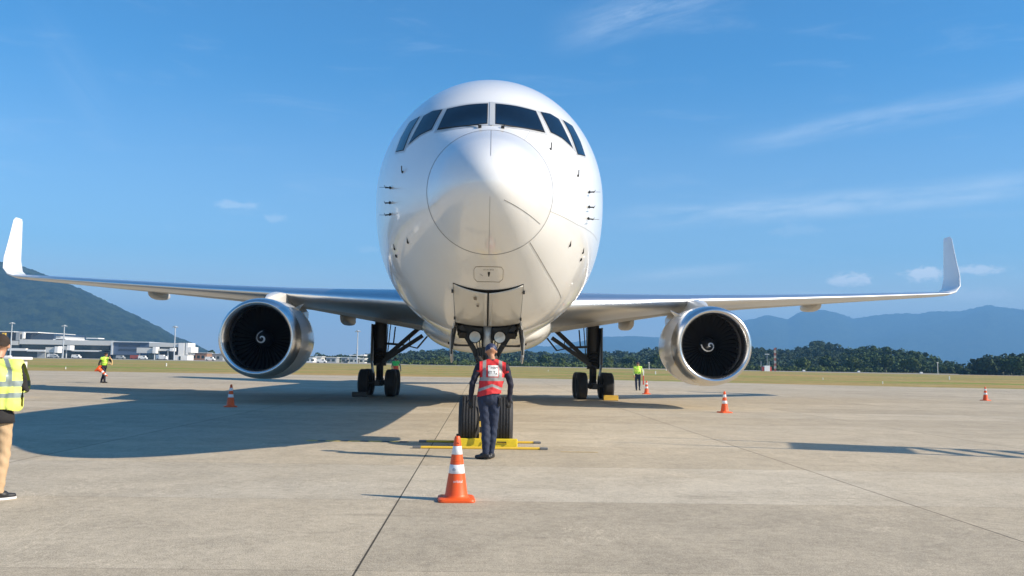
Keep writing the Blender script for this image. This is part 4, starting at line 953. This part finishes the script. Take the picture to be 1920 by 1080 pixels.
for k in range(6):
    mb = MB(); z0, z1 = .18+.10*k, .18+.10*(k+1); mb.bar((-.0, .10+.02*k, z0), (-.0, .12+.02*k, z1-.004), .075, .02, (0, 1, 0)); mb.build('strap_section', YLINE if k % 2 == 0 else BLACK, tb)
chock_bar('wheel_chock', (5.25, 37.72), .62, 'small yellow chock at the right main gear outer wheel', 0, YLINE, .2, .22)
chock_bar('wheel_chock', (-5.3, 37.72), .62, 'dark chock at the left main gear outer wheel', 0, DARK, .2, .2)

# ------------------------------------------------------------------ ground power cart and boarding stairs
t = empty('ground_power_cart', (-17.75, 32.5, 0)); tag(t, 'white ground equipment cart behind the man at the left edge', 'cart')
mb = MB(); mb.box((0, 0, .80), (2.0, 1.3, 1.05)); mb.build('cabinet', WHITEB, t, bevel=.03)
mb = MB(); mb.box((0, 0, 1.385), (2.25, 1.5, .10)); mb.build('lid', WHITEB, t, bevel=.02)
mb = MB(); mb.box((.55, 0, 1.45), (.28, .25, .05)); mb.build('vent', WHITEB, t)
mb = MB(); mb.box((.62, -.655, 1.12), (.22, .02, .14)); mb.build('label_plate', GREYB, t)
for sx_ in (-.7, .7):
    for sy_ in (-.6, .6): mb = MB(); mb.tube((sx_, sy_-.07, .25), (sx_, sy_+.07, .25), .25, .25, 16); mb.build('wheel', RUB, t)
# mobile boarding stairs standing right of the frame; only their shadow reaches the picture
a = math.atan2(.29, -.956)
t = empty('boarding_stairs', (15.5, 14.5, 0), a); tag(t, 'mobile aircraft boarding stairs standing out of view at the right, casting the ladder like shadow', 'boarding stairs')
mb = MB(); mb.box((.9, 0, 5.0), (2.0, 1.5, .14)); 
for sy_ in (-.72, .72): mb.box((1.0, sy_, 5.55), (1.6, .05, 1.0))
mb.build('platform', STEEL, t)
mb = MB()
for sy_ in (-.75, .75): mb.bar((.9, sy_, 5.0), (4.0, sy_, 5.9), .06, .06); mb.bar((0, sy_, 5.0), (-6.6, sy_, .3), .06, .14)
mb.build('side_rail', STEEL, t)
mb = MB()
for k in range(17): u = k/17; mb.box((-.35-6.2*u, 0, 4.80-4.4*u), (.10, 1.4, .15), Matrix.Rotation(.5, 3, 'Z'))
mb.build('step', STEEL, t)
mb = MB()
for x_, z_ in ((.2, 5.0), (-3.2, 2.6)):
    for sy_ in (-.7, .7): mb.bar((x_, sy_, 0), (x_, sy_, z_), .10, .10, (0, 1, 0))
mb.box((-1.5, 0, .45), (4.6, 1.6, .25)); mb.build('chassis', WHITEB, t)
for sx_ in (-3.2, .2):
    for sy_ in (-.8, .8): mb = MB(); mb.tube((sx_, sy_-.1, .3), (sx_, sy_+.1, .3), .3, .3, 16); mb.build('wheel', RUB, t)
# ------------------------------------------------------------------ people
SKIN = mat('skin', (.50, .27, .17), .5, 0, .06, 12); SKIN2 = mat('tanned_skin', (.42, .21, .12), .5, 0, .06, 12)
NAVY = mat('navy_work_cloth', (.018, .028, .060), .8, 0, .3, 7, bump=.5, bscale=14); NAVYD = mat('dark_navy_sleeve', (.012, .013, .028), .8, 0, .3, 8, bump=.4, bscale=14)
KHAKI = mat('khaki_cotton', (.50, .345, .20), .8, 0, .12, 6, bump=.5, bscale=12); BLK = mat('black_cloth', (.018, .017, .018), .85, 0, .2, 10)
LIME = mat('fluorescent_yellow', (.84, .95, .20), .6, 0, .05, 6, bump=.3, bscale=10); LIMEG = mat('fluorescent_green_yellow', (.45, .85, .06), .6, 0, .05, 6)
REDV = mat('red_vest_cloth', (.62, .025, .03), .65, 0, .12, 8, bump=.4, bscale=12); SILV = mat('reflective_grey_tape', (.30, .29, .28), .4, .1, .08, 20); SILVG = mat('reflective_green_grey_tape', (.27, .33, .31), .4, .1, .08, 20)
GREENV = mat('green_vest_cloth', (.06, .55, .12), .65, 0, .1, 8); ORV = mat('orange_red_cloth', (.70, .10, .05), .65, 0, .1, 8)
HAIR = mat('dark_brown_hair', (.035, .022, .015), .8, 0, .4, 60, bump=.6, bscale=120); CAPM = mat('navy_cap_cloth', (.018, .030, .085), .55, 0, .2, 20); SHOE = mat('black_shoe', (.02, .02, .022), .5, 0, .2, 20); SOLE = mat('white_sole', (.75, .74, .72), .6, 0, .05, 20)
WHITEC = mat('white_cloth', (.72, .72, .70), .8, 0, .05, 8); GLOVE = mat('black_glove', (.014, .014, .016), .7, 0, .2, 20)
def prim(mb, p, r0, q, r1, sx=1.0):
    """rounded tapered limb; sx widens it sideways (local x)"""
    p, q = Vector(p), Vector(q); d = q-p; l = d.length; n = 14; z = d.normalized() if l > 1e-6 else Vector((0, 0, 1))
    x = Vector((1, 0, 0)); x = (x-z*x.dot(z)); x = (x.normalized() if x.length > .2 else z.orthogonal().normalized()); y = z.cross(x); rings = []
    for k in range(6): t = math.pi/2*k/6; rings.append((p-z*r0*math.cos(t), r0*math.sin(t)+1e-4))
    rings.append((p, r0)); rings.append((q, r1))
    for k in range(1, 7): t = math.pi/2*k/6; rings.append((q+z*r1*math.sin(t), r1*math.cos(t)+1e-4))
    mb.loft([[c+(x*math.cos(2*math.pi*i/n)*sx+y*math.sin(2*math.pi*i/n))*r for i in range(n)] for c, r in rings], True, True)
def fused(name, prims, vox, parent, mats, grow_=0.0, iters=4, cut=None, lumps=0.0):
    mb = MB()
    for pr in prims:
        p, r0, q, r1 = pr[:4]; prim(mb, p, r0+grow_, q, r1+grow_, pr[5] if len(pr) > 5 else 1.0)
    me = mb.mesh(name+'_raw'); o = bpy.data.objects.new(name+'_raw', me); col.objects.link(o)
    m = o.modifiers.new('r', 'REMESH'); m.mode = 'VOXEL'; m.voxel_size = vox
    sm = o.modifiers.new('s', 'SMOOTH'); sm.iterations = iters; sm.factor = .5
    dg = bpy.context.evaluated_depsgraph_get(); out = bpy.data.meshes.new_from_object(o.evaluated_get(dg)); bpy.data.objects.remove(o); out.name = name
    out.materials.clear()
    for k in mats: out.materials.append(k)
    n = len(out.vertices); co = np.empty(n*3, np.float32); out.vertices.foreach_get('co', co); co = co.reshape(-1, 3)
    if lumps:
        no = np.empty(n*3, np.float32); out.vertices.foreach_get('normal', no); no = no.reshape(-1, 3)
        w = np.sin(co[:, 2]*31+co[:, 0]*17+np.sin(co[:, 1]*23)*1.5)*np.sin(co[:, 0]*27+co[:, 2]*9+1.3)+.6*np.sin(co[:, 2]*58+co[:, 0]*31+co[:, 1]*19)
        co = co+no*(w*lumps)[:, None]; out.vertices.foreach_set('co', co.astype(np.float32).ravel())
    nf = len(out.polygons); ctr = np.empty(nf*3, np.float32); out.polygons.foreach_get('center', ctr); ctr = ctr.reshape(-1, 3)
    best = np.full(nf, 1e9); idx = np.zeros(nf, np.int32)
    for pr in prims:
        p, r0, q, r1, mi = pr[:5]; p = np.array(p, float); q = np.array(q, float); d = q-p; L2 = max(1e-9, d@d); t = np.clip(((ctr-p)@d)/L2, 0, 1)
        dist = np.linalg.norm(ctr-(p+t[:, None]*d), axis=1)-(r0+(r1-r0)*t)
        mk = dist < best; best[mk] = dist[mk]; idx[mk] = mi
    if callable(cut): idx, keep = cut(ctr, idx)
    else: keep = np.ones(nf, bool)
    out.polygons.foreach_set('material_index', idx.astype(np.int32)); out.polygons.foreach_set('use_smooth', [True]*nf)
    if not keep.all():
        bm = bmesh.new(); bm.from_mesh(out); bm.faces.ensure_lookup_table(); bmesh.ops.delete(bm, geom=[bm.faces[i] for i in np.nonzero(~keep)[0]], context='FACES'); bm.to_mesh(out); bm.free()
    out.update(); o = link(name, out, None, parent); return o
def hand(P_, wrist, dirn, side, mi, curl=.5, palm_n=(0, 1, 0)):
    """palm, four unequal bent fingers and a thumb leaving the side of the palm"""
    w = Vector(wrist); d = Vector(dirn).normalized(); n = Vector(palm_n); n = (n-d*n.dot(d)).normalized(); s = d.cross(n)*side
    pc = w+d*.045; P_.append((w, .024, w+d*.02, .026, mi)); 
    for k in (-1, -.33, .33, 1): P_.append((w+d*.02+s*k*.018, .015, w+d*.088+s*k*.030, .0125, mi))
    for k, ln in ((-1, .062), (-.33, .078), (.33, .084), (1, .074)):
        a = w+d*.090+s*k*.031; d1 = (d*math.cos(curl*.5)+n*math.sin(curl*.5)); b = a+d1*ln*.45; d2 = (d*math.cos(curl*1.3)+n*math.sin(curl*1.3)); c = b+d2*ln*.32; d3 = (d*math.cos(curl*2.0)+n*math.sin(curl*2.0)); e = c+d3*ln*.24
        P_ += [(a, .0098, b, .0092, mi), (b, .0092, c, .0085, mi), (c, .0085, e, .0075, mi)]
    a = w+d*.028+s*.034; b = a+(d*.6+s*.65+n*.35).normalized()*.040; c = b+(d*.85+s*.2+n*.5).normalized()*.032
    P_ += [(a, .0135, b, .0115, mi), (b, .0115, c, .0095, mi)]
def foot(P_, ankle, heading, mi, sole_mi=None, L_=.26):
    a = Vector(ankle); h = Vector(heading).normalized(); g = Vector((a.x, a.y, 0))
    P_ += [(g-h*.045+Vector((0, 0, .045)), .040, g+h*.06+Vector((0, 0, .055)), .045, mi), (g+h*.05+Vector((0, 0, .042)), .042, g+h*(L_-.10)+Vector((0, 0, .034)), .032, mi), (a, .042, g+Vector((0, 0, .06)), .045, mi)]
def head(P_, c, fwd, mi, s=1.0, hair_mi=None):
    c = Vector(c); f = Vector(fwd).normalized(); up = Vector((0, 0, 1)); r = f.cross(up).normalized(); up = r.cross(f).normalized()
    P_ += [(c+up*.035*s-f*.012*s, .086*s, c+up*.035*s+f*.020*s, .082*s, mi), (c-up*.02*s+f*.02*s, .066*s, c-up*.075*s+f*.045*s, .042*s, mi)]
    P_ += [(c+f*.100*s+up*.005*s, .010*s, c+f*.122*s-up*.022*s, .013*s, mi), (c+f*.088*s-up*.058*s-r*.016*s, .011*s, c+f*.088*s-up*.058*s+r*.016*s, .011*s, mi), (c+f*.078*s-up*.098*s, .020*s, c+f*.07*s-up*.095*s, .02*s, mi)]
    for k in (-1, 1): P_ += [(c+r*k*.083*s+up*.018*s, .013*s, c+r*k*.086*s-up*.014*s, .010*s, mi), (c+f*.082*s+r*k*.034*s+up*.026*s, .012*s, c+f*.084*s+r*k*.034*s+up*.026*s, .010*s, mi)]
    return c, f, r, up
def person(loc, label, J, pal, vox=.012, rz=0, scale=1.0, lumps=.003):
    """J: joint positions (metres, local; +y = away from the viewer). pal: materials body/trousers/shoes/skin/glove"""
    t = empty('person', loc, rz, scale); tag(t, label, 'person', 'people working around the airliner')
    mats = [pal['shirt'], pal['trousers'], pal['shoe'], pal['skin'], pal.get('glove', pal['skin'])]
    P_ = []; up = Vector((0, 0, 1)); V = {k: Vector(v) for k, v in J.items() if isinstance(v, tuple)}
    hl, hr, pel, ch, nk = V['hip_l'], V['hip_r'], V['pelvis'], V['chest'], V['neck']
    tor = [(pel, .125, (pel+ch)/2, .118, 0, 1.30), ((pel+ch)/2, .122, ch, .130, 0, 1.34), (ch, .125, nk-up*.07, .072, 0, 1.42), (V['sh_l']-up*.012, .062, nk-up*.018, .052, 0), (V['sh_r']-up*.012, .062, nk-up*.018, .052, 0), (pel+Vector((0, 0, .03)), .125, pel-up*.06, .125, 1, 1.28), (hl, .098, hr, .098, 1)]
    P_ += tor
    P_ += [(nk-up*.03, .055, V['head']-up*.05, .050, 3)]
    hd = head(P_, V['head'], J.get('face', (0, 1, 0)), 3)
    for s in 'lr':
        sd = -1 if s == 'l' else 1
        P_ += [(V['sh_'+s], .063, V['el_'+s], .047, 0), (V['el_'+s], .048, V['wr_'+s]-(V['wr_'+s]-V['el_'+s])*.05, .036, pal.get('forearm', 0))]
        hand(P_, V['wr_'+s], Vector(J.get('hd_'+s, V['wr_'+s]-V['el_'+s])), -sd if J.get('flip') else sd, 4, J.get('curl_'+s, .45), J.get('pn_'+s, (0, 1, 0)))
        P_ += [(V['hip_'+s], .098, V['kn_'+s], .068, 1), (V['kn_'+s], .070, (V['kn_'+s]+V['an_'+s])/2-Vector((0, .012, 0)), .066, 1), ((V['kn_'+s]+V['an_'+s])/2-Vector((0, .012, 0)), .066, V['an_'+s]+up*.03, .055, 1)]
        foot(P_, V['an_'+s], J.get('ft_'+s, (0, 1, 0)), 2)
    body = fused('body', P_, vox, t, mats, lumps=lumps)
    return t, P_, tor, hd, V
def vest(t, tor, V, mats, fn, vox=.012, g=.018, hem=None, extra=()):
    pr = [(p[0], p[1], p[2], p[3], 0)+((p[5],) if len(p) > 5 else ()) for p in tor]
    for s in 'lr': a = V['sh_'+s]; pr.append((a+Vector((0, 0, .0)), .064, a+(V['el_'+s]-a)*.10, .066, 0))
    pr += list(extra)
    return fused('vest', pr, vox, t, mats, g, 3, fn, lumps=.0025)

# --- the man in the red vest, back to the viewer
J = dict(hip_l=(-.085, 0, .93), hip_r=(.085, 0, .93), pelvis=(.0, 0, .99), chest=(.045, .03, 1.30), neck=(.05, .06, 1.515), head=(.02, .13, 1.655), face=(-.1, .8, -.55),
         sh_l=(-.165, .03, 1.425), el_l=(-.262, .0, 1.16), wr_l=(-.285, .07, .93), sh_r=(.252, .03, 1.41), el_r=(.335, .02, 1.15), wr_r=(.315, .07, .92), hd_l=(.02, .02, -1), hd_r=(.03, .03, -1), curl_l=.35, curl_r=.9, pn_l=(.3, 1, 0), pn_r=(-.5, 1, 0),
         kn_l=(-.045, .015, .50), an_l=(-.035, -.04, .09), kn_r=(.075, .05, .50), an_r=(.045, .07, .09), ft_l=(-.85, .45, 0), ft_r=(.25, 1, 0))
man, P_, tor, hd, V = person((.045, 14.22, 0), 'person in red reflective vest, navy overalls and cap standing at the nose wheels', J, dict(shirt=NAVYD, trousers=NAVY, shoe=SHOE, skin=SKIN2, glove=GLOVE), .008, scale=1.02, lumps=.0035)
def red_fn(c, idx):
    x = c[:, 0]-.045; y = c[:, 1]; z = c[:, 2]; back = y < .06
    hem = .985+.10*np.clip(-(x-.02)*0+0, 0, 1)+.03*np.sin((x+.1)*9)
    keep = (z > hem) & (z < 1.55-.6*np.clip(.06-np.abs(x), 0, .06))
    cx = .045*(z-.99)/.31
    keep &= (np.abs(c[:, 0]-np.clip(cx, 0, .05)) < np.where(z > 1.36, .205, .25))
    band = lambda a, b: ((z > a) & (z < b))
    k = np.zeros(len(z), int)
    zz = z+np.abs(x)*.38
    k[(zz > 1.115) & (zz < 1.160)] = 1                      # lower chevron band
    k[band(1.205, 1.262)] = 1                               # waist band
    for sx_ in (-.125, .125): k[(np.abs(x-sx_*(1-.0)) < .027) & (z > 1.21)] = 1   # braces
    return k, keep
vst = vest(man, tor, V, [REDV, SILV], red_fn, .008)
dg = bpy.context.evaluated_depsgraph_get()
bvh = BVHTree.FromPolygons([v.co for v in vst.data.vertices], [tuple(p.vertices) for p in vst.data.polygons])
def on_vest(x, z, off=.006):
    h = bvh.ray_cast(Vector((x, -1, z)), Vector((0, 1, 0))); y = h[0].y if h[0] is not None else -.12; return Vector((x, y-off, z))
bp = patch_obj('back_panel', [[(-.02, 1.275), (.135, 1.275), (.135, 1.445), (-.025, 1.445)]], lambda x, z: on_vest(x+.0, z, .006), WHITEC, vst, .02); bp.parent = vst
for s_, sz, x_, z_ in (("' HBM", .055, .062, 1.405), ('ET T.', .058, .042, 1.335), ('A', .045, .108, 1.315)):
    me = text_mesh(s_, sz)
    for v in me.vertices: v.co = on_vest(v.co.x+x_, v.co.y+z_, .009)
    link('lettering', me, mat('black_print', (.05, .05, .06), .7), bp)
c, f, r, up = hd
P2 = [(c+up*.045-f*.012, .094, c+up*.045+f*.022, .092, 0), (c+up*.02+f*.09, .028, c+up*.0+f*.15, .018, 0, 2.6)]
cap = fused('cap', P2, .007, man, [CAPM, WHT], 0, 2, lambda ct, ix: ((((ct-np.array(c))@np.array(up) < .012) & ((ct-np.array(c))@np.array(f) < -.055) & (np.abs((ct-np.array(c))@np.array(r)) < .02)).astype(int), ((ct-np.array(c))@np.array(up) > -.005)))
# tool pouch on the belt
mb = MB(); mb.box((.16, -.06, .88), (.05, .03, .13)); mb.tube((.155, -.085, .98), (.165, -.085, .86), .009, .009, 8); mb.build('belt_pouch', BLK, man, bevel=.006)

# --- the man in the yellow vest at the left edge, back to the viewer
J = dict(hip_l=(-.10, 0, .91), hip_r=(.09, 0, .91), pelvis=(.0, -.01, .97), chest=(.0, -.03, 1.26), neck=(-.02, .0, 1.46), head=(-.015, .055, 1.60), face=(-.25, 1, -.30),
         sh_l=(-.205, -.01, 1.40), el_l=(-.27, .10, 1.13), wr_l=(-.12, .31, 1.14), sh_r=(.195, -.01, 1.40), el_r=(.235, .11, 1.15), wr_r=(.10, .32, 1.17), hd_l=(.6, .6, .3), hd_r=(-.6, .6, .3), curl_l=.8, curl_r=.8, pn_l=(.5, -.5, .5), pn_r=(-.5, -.5, .5),
         kn_l=(-.11, .03, .49), an_l=(-.12, .0, .085), kn_r=(.10, .03, .49), an_r=(.095, -.02, .085), ft_l=(-.3, 1, 0), ft_r=(.55, .7, 0))
man2, P_, tor2, hd2, V2 = person((-5.17, 9.62, 0), 'person in fluorescent yellow vest and khaki trousers cut off by the left edge', J, dict(shirt=BLK, trousers=KHAKI, shoe=SHOE, skin=SKIN, glove=SKIN), .009, lumps=.004)
tor2b = [(p[0], p[1]+.012, p[2], p[3]+.012, p[4])+tuple(p[5:]) for p in tor2]
def yel_fn(c, idx):
    x, y, z = c[:, 0], c[:, 1], c[:, 2]
    keep = (z > .905-.22*np.clip(x+.02, -.3, 0)*-1*0 - .0 + .05*np.sin(x*7+1)) & (z < 1.475) & (np.abs(x) < .275)
    k = np.zeros(len(z), int)
    zt = z-.06*np.clip(x, -.2, .2)
    k[(zt > 1.195-.02) & (zt < 1.232)] = 1; k[(zt > 1.055) & (zt < 1.105)] = 1
    cen = .135+.05*np.clip((z-1.2)/.2, 0, 1)*0
    k[((np.abs(x-(.185-.055*((z-1.3)/.15)**2*(z > 1.3))) < .024) | (np.abs(x-(.02-.05*((z-1.26)/.15)**2*(z > 1.26))) < .024)) & (z > 1.2)] = 1
    return k, keep
vest(man2, tor2b, V2, [LIME, SILVG], yel_fn, .009, .020, extra=[((.17, 0, 1.3), .09, (.16, 0, 1.0), .10, 0), ((-.17, 0, 1.3), .09, (-.16, 0, 1.0), .10, 0), (V2['sh_r'], .07, V2['sh_r']+(V2['el_r']-V2['sh_r'])*.80, .070, 0), (V2['sh_l'], .07, V2['sh_l']+(V2['el_l']-V2['sh_l'])*.55, .075, 0)])
c, f, r, up = hd2
fused('hair', [(c+up*.045-f*.018, .090, c+up*.045+f*.022, .086, 0), (c+up*.01-f*.025, .082, c+up*.02, .08, 0)], .007, man2, [HAIR], 0, 2, lambda ct, ix: (ix*0, (((ct-np.array(c))@np.array(up)) > .012+.35*np.clip((ct-np.array(c))@np.array(f), -.1, .2)) & (((ct-np.array(c))@np.array(f)) < .075)))
mb = MB(); mb.lathe([(-.035, .066), (.0, .062), (.012, .060)], 20, V2['neck']+Vector((0, .0, .0)), 'Z'); mb.build('collar', BLK, man2, True)
mb = MB(); mb.loft([[Vector((rx*math.cos(a), -.005+ry*math.sin(a), z)) for a in [2*math.pi*i/32 for i in range(32)]] for z, rx, ry in ((.800, .192, .148), (.802, .200, .156), (.86, .197, .152), (.93, .186, .142), (.98, .17, .12))]); mb.build('jacket_hem', BLK, man2, True)
for s in 'lr':
    a = V2['an_'+s]; h = Vector(J['ft_'+s]).normalized(); g = Vector((a.x, a.y, 0)); mb = MB()
    n = h.cross(Vector((0, 0, 1))); ring_ = []
    for z_ in (0.004, .026):
        ring_.append([g+h*(.055+.135*math.cos(t_))+n*(.050*math.sin(t_)*(1+.15*math.cos(t_)))+Vector((0, 0, z_)) for t_ in [2*math.pi*i/24 for i in range(24)]])
    mb.loft(ring_, True, True); mb.build('shoe_sole', SOLE, man2, autos=40)

# --- distant figures
def simple_vest(t, tor, V, cA, cB, zb=1.0, two=None, g=.02):
    def fn(c, idx):
        x, z = c[:, 0], c[:, 2]; k = np.zeros(len(z), int); keep = (z > zb) & (z < 1.50) & (np.abs(x) < .25)
        k[(z > 1.13) & (z < 1.18)] = 1
        if two: k[z < 1.13] = 1
        else: k[(np.abs(np.abs(x)-.11) < .025) & (z > 1.18)] = 1
        return k, keep
    return vest(t, tor, V, [cA, cB], fn, .016, g)
def hair_cap(t, hd, m, nm='hair'):
    c, f, r, up = hd; return fused(nm, [(c+up*.045-f*.014, .093, c+up*.045+f*.02, .090, 0)], .012, t, [m], 0, 2, lambda ct, ix: (ix*0, ((ct-np.array(c))@np.array(up)) > .005+.4*np.clip((ct-np.array(c))@np.array(f), -.1, .2)))
# walking with a cone (left)
J = dict(hip_l=(-.05, -.06, .90), hip_r=(.05, .08, .90), pelvis=(0, 0, .96), chest=(.03, 0, 1.25), neck=(.06, 0, 1.45), head=(.09, 0, 1.58), face=(.9, -.45, -.15),
         sh_l=(-.08, -.13, 1.38), el_l=(-.20, -.16, 1.12), wr_l=(-.17, -.22, .90), sh_r=(.17, .10, 1.38), el_r=(.42, .0, 1.20), wr_r=(.36, -.05, 1.40), hd_r=(-.3, -.1, .8), curl_l=1.2, curl_r=.8, pn_l=(1, 0, 0), forearm_r=3,
         kn_l=(.10, -.06, .49), an_l=(.12, -.08, .09), kn_r=(-.02, .08, .48), an_r=(-.13, .10, .10), ft_l=(1, -.2, 0), ft_r=(1, -.1, 0))
w1_, _, tr, hd, V = person((-21.67, 51.3, 0), 'person in lime vest and dark clothes walking with a cone in hand', J, dict(shirt=BLK, trousers=NAVYD, shoe=SHOE, skin=SKIN, glove=SKIN), .014, lumps=.004)
simple_vest(w1_, tr, V, LIMEG, LIME); hair_cap(w1_, hd, HAIR)
ring_o = MB(); R0, r0 = .17, .022; cen = Vector((.36, -.10, 1.22)); vs = []
prof = [(R0+r0*math.cos(a), r0*math.sin(a)) for a in [2*math.pi*i/10 for i in range(10)]]
pts = [cen+Vector((x_, 0, z_)) for x_, z_ in ((-.12, .18), (.05, .17), (.13, .05), (.15, -.12), (.13, -.2), (.05, -.12), (-.10, -.12))]
for i in range(len(pts)-1): ring_o.tube(pts[i], pts[i+1], .028, .028, 8)
coil = ring_o.build('coiled_strap', mat('pale_yellow_webbing', (.75, .50, .22), .7)); coil.location = (-21.67, 51.3, 0); tag(coil, 'pale yellow loop of strap held up by the walking person at the far left', 'strap')
dup_cone(-21.86, 51.0, 'orange cone carried tilted by the walking person at the far left', z=.82, rot=(0, R(128), R(0)))
# far right worker with a red pole
J = dict(hip_l=(-.09, 0, .88), hip_r=(.09, 0, .88), pelvis=(0, 0, .94), chest=(0, -.02, 1.23), neck=(0, -.03, 1.43), head=(.0, -.06, 1.555), face=(-.2, -1, -.25),
         sh_l=(-.19, -.02, 1.36), el_l=(-.25, .0, 1.10), wr_l=(-.22, -.08, .90), sh_r=(.19, -.02, 1.36), el_r=(.27, -.05, 1.12), wr_r=(.30, -.16, .98), hd_r=(.1, -.2, -1), curl_l=.8, curl_r=1.3, pn_r=(1, 0, 0),
         kn_l=(-.10, -.06, .48), an_l=(-.08, -.04, .09), kn_r=(.09, -.12, .50), an_r=(.14, .16, .20), ft_l=(0, -1, 0), ft_r=(.1, -1, -.2))
w2_, _, tr, hd, V = person((9.02, 53.3, 0), 'person in lime vest with pale sleeves walking left of the right engine', J, dict(shirt=mat('pale_lime_sleeve', (.62, .72, .30), .7), trousers=NAVY, shoe=SHOE, skin=SKIN2, glove=SKIN2), .014, lumps=.004)
simple_vest(w2_, tr, V, LIMEG, LIME); hair_cap(w2_, hd, mat('dark_red_cap', (.06, .03, .03), .7), 'cap')
t = empty('marker_pole', (9.33, 53.1, 0)); tag(t, 'red and white pole held by the person left of the right engine', 'pole')
mb = MB(); mb.tube((0, 0, .35), (0, 0, .88), .045, .035, 10); mb.build('red_section', REDP, t); mb = MB(); mb.tube((0, 0, .88), (0, 0, 1.25), .035, .03, 10); mb.build('white_section', WHT, t)
# worker behind the left main gear
J = dict(hip_l=(-.09, 0, .92), hip_r=(.09, 0, .92), pelvis=(0, 0, .98), chest=(-.02, .0, 1.28), neck=(-.03, 0, 1.48), head=(-.04, .03, 1.61), face=(-.6, 1, -.2),
         sh_l=(-.21, 0, 1.41), el_l=(-.27, .02, 1.13), wr_l=(-.25, -.02, .9), sh_r=(.18, 0, 1.41), el_r=(.30, .02, 1.16), wr_r=(.33, -.06, .93), curl_l=.6, curl_r=.9,
         kn_l=(-.10, 0, .5), an_l=(-.1, 0, .09), kn_r=(.10, 0, .5), an_r=(.1, 0, .09))
w3_, _, tr, hd, V = person((-6.22, 61.5, 0), 'person in green and orange vest behind the left main gear wheels', J, dict(shirt=mat('grey_green_sleeve', (.20, .24, .20), .8), trousers=NAVY, shoe=SHOE, skin=SKIN2, glove=SKIN2), .016, lumps=.004)
simple_vest(w3_, tr, V, GREENV, ORV, .93, True); hair_cap(w3_, hd, BLK)
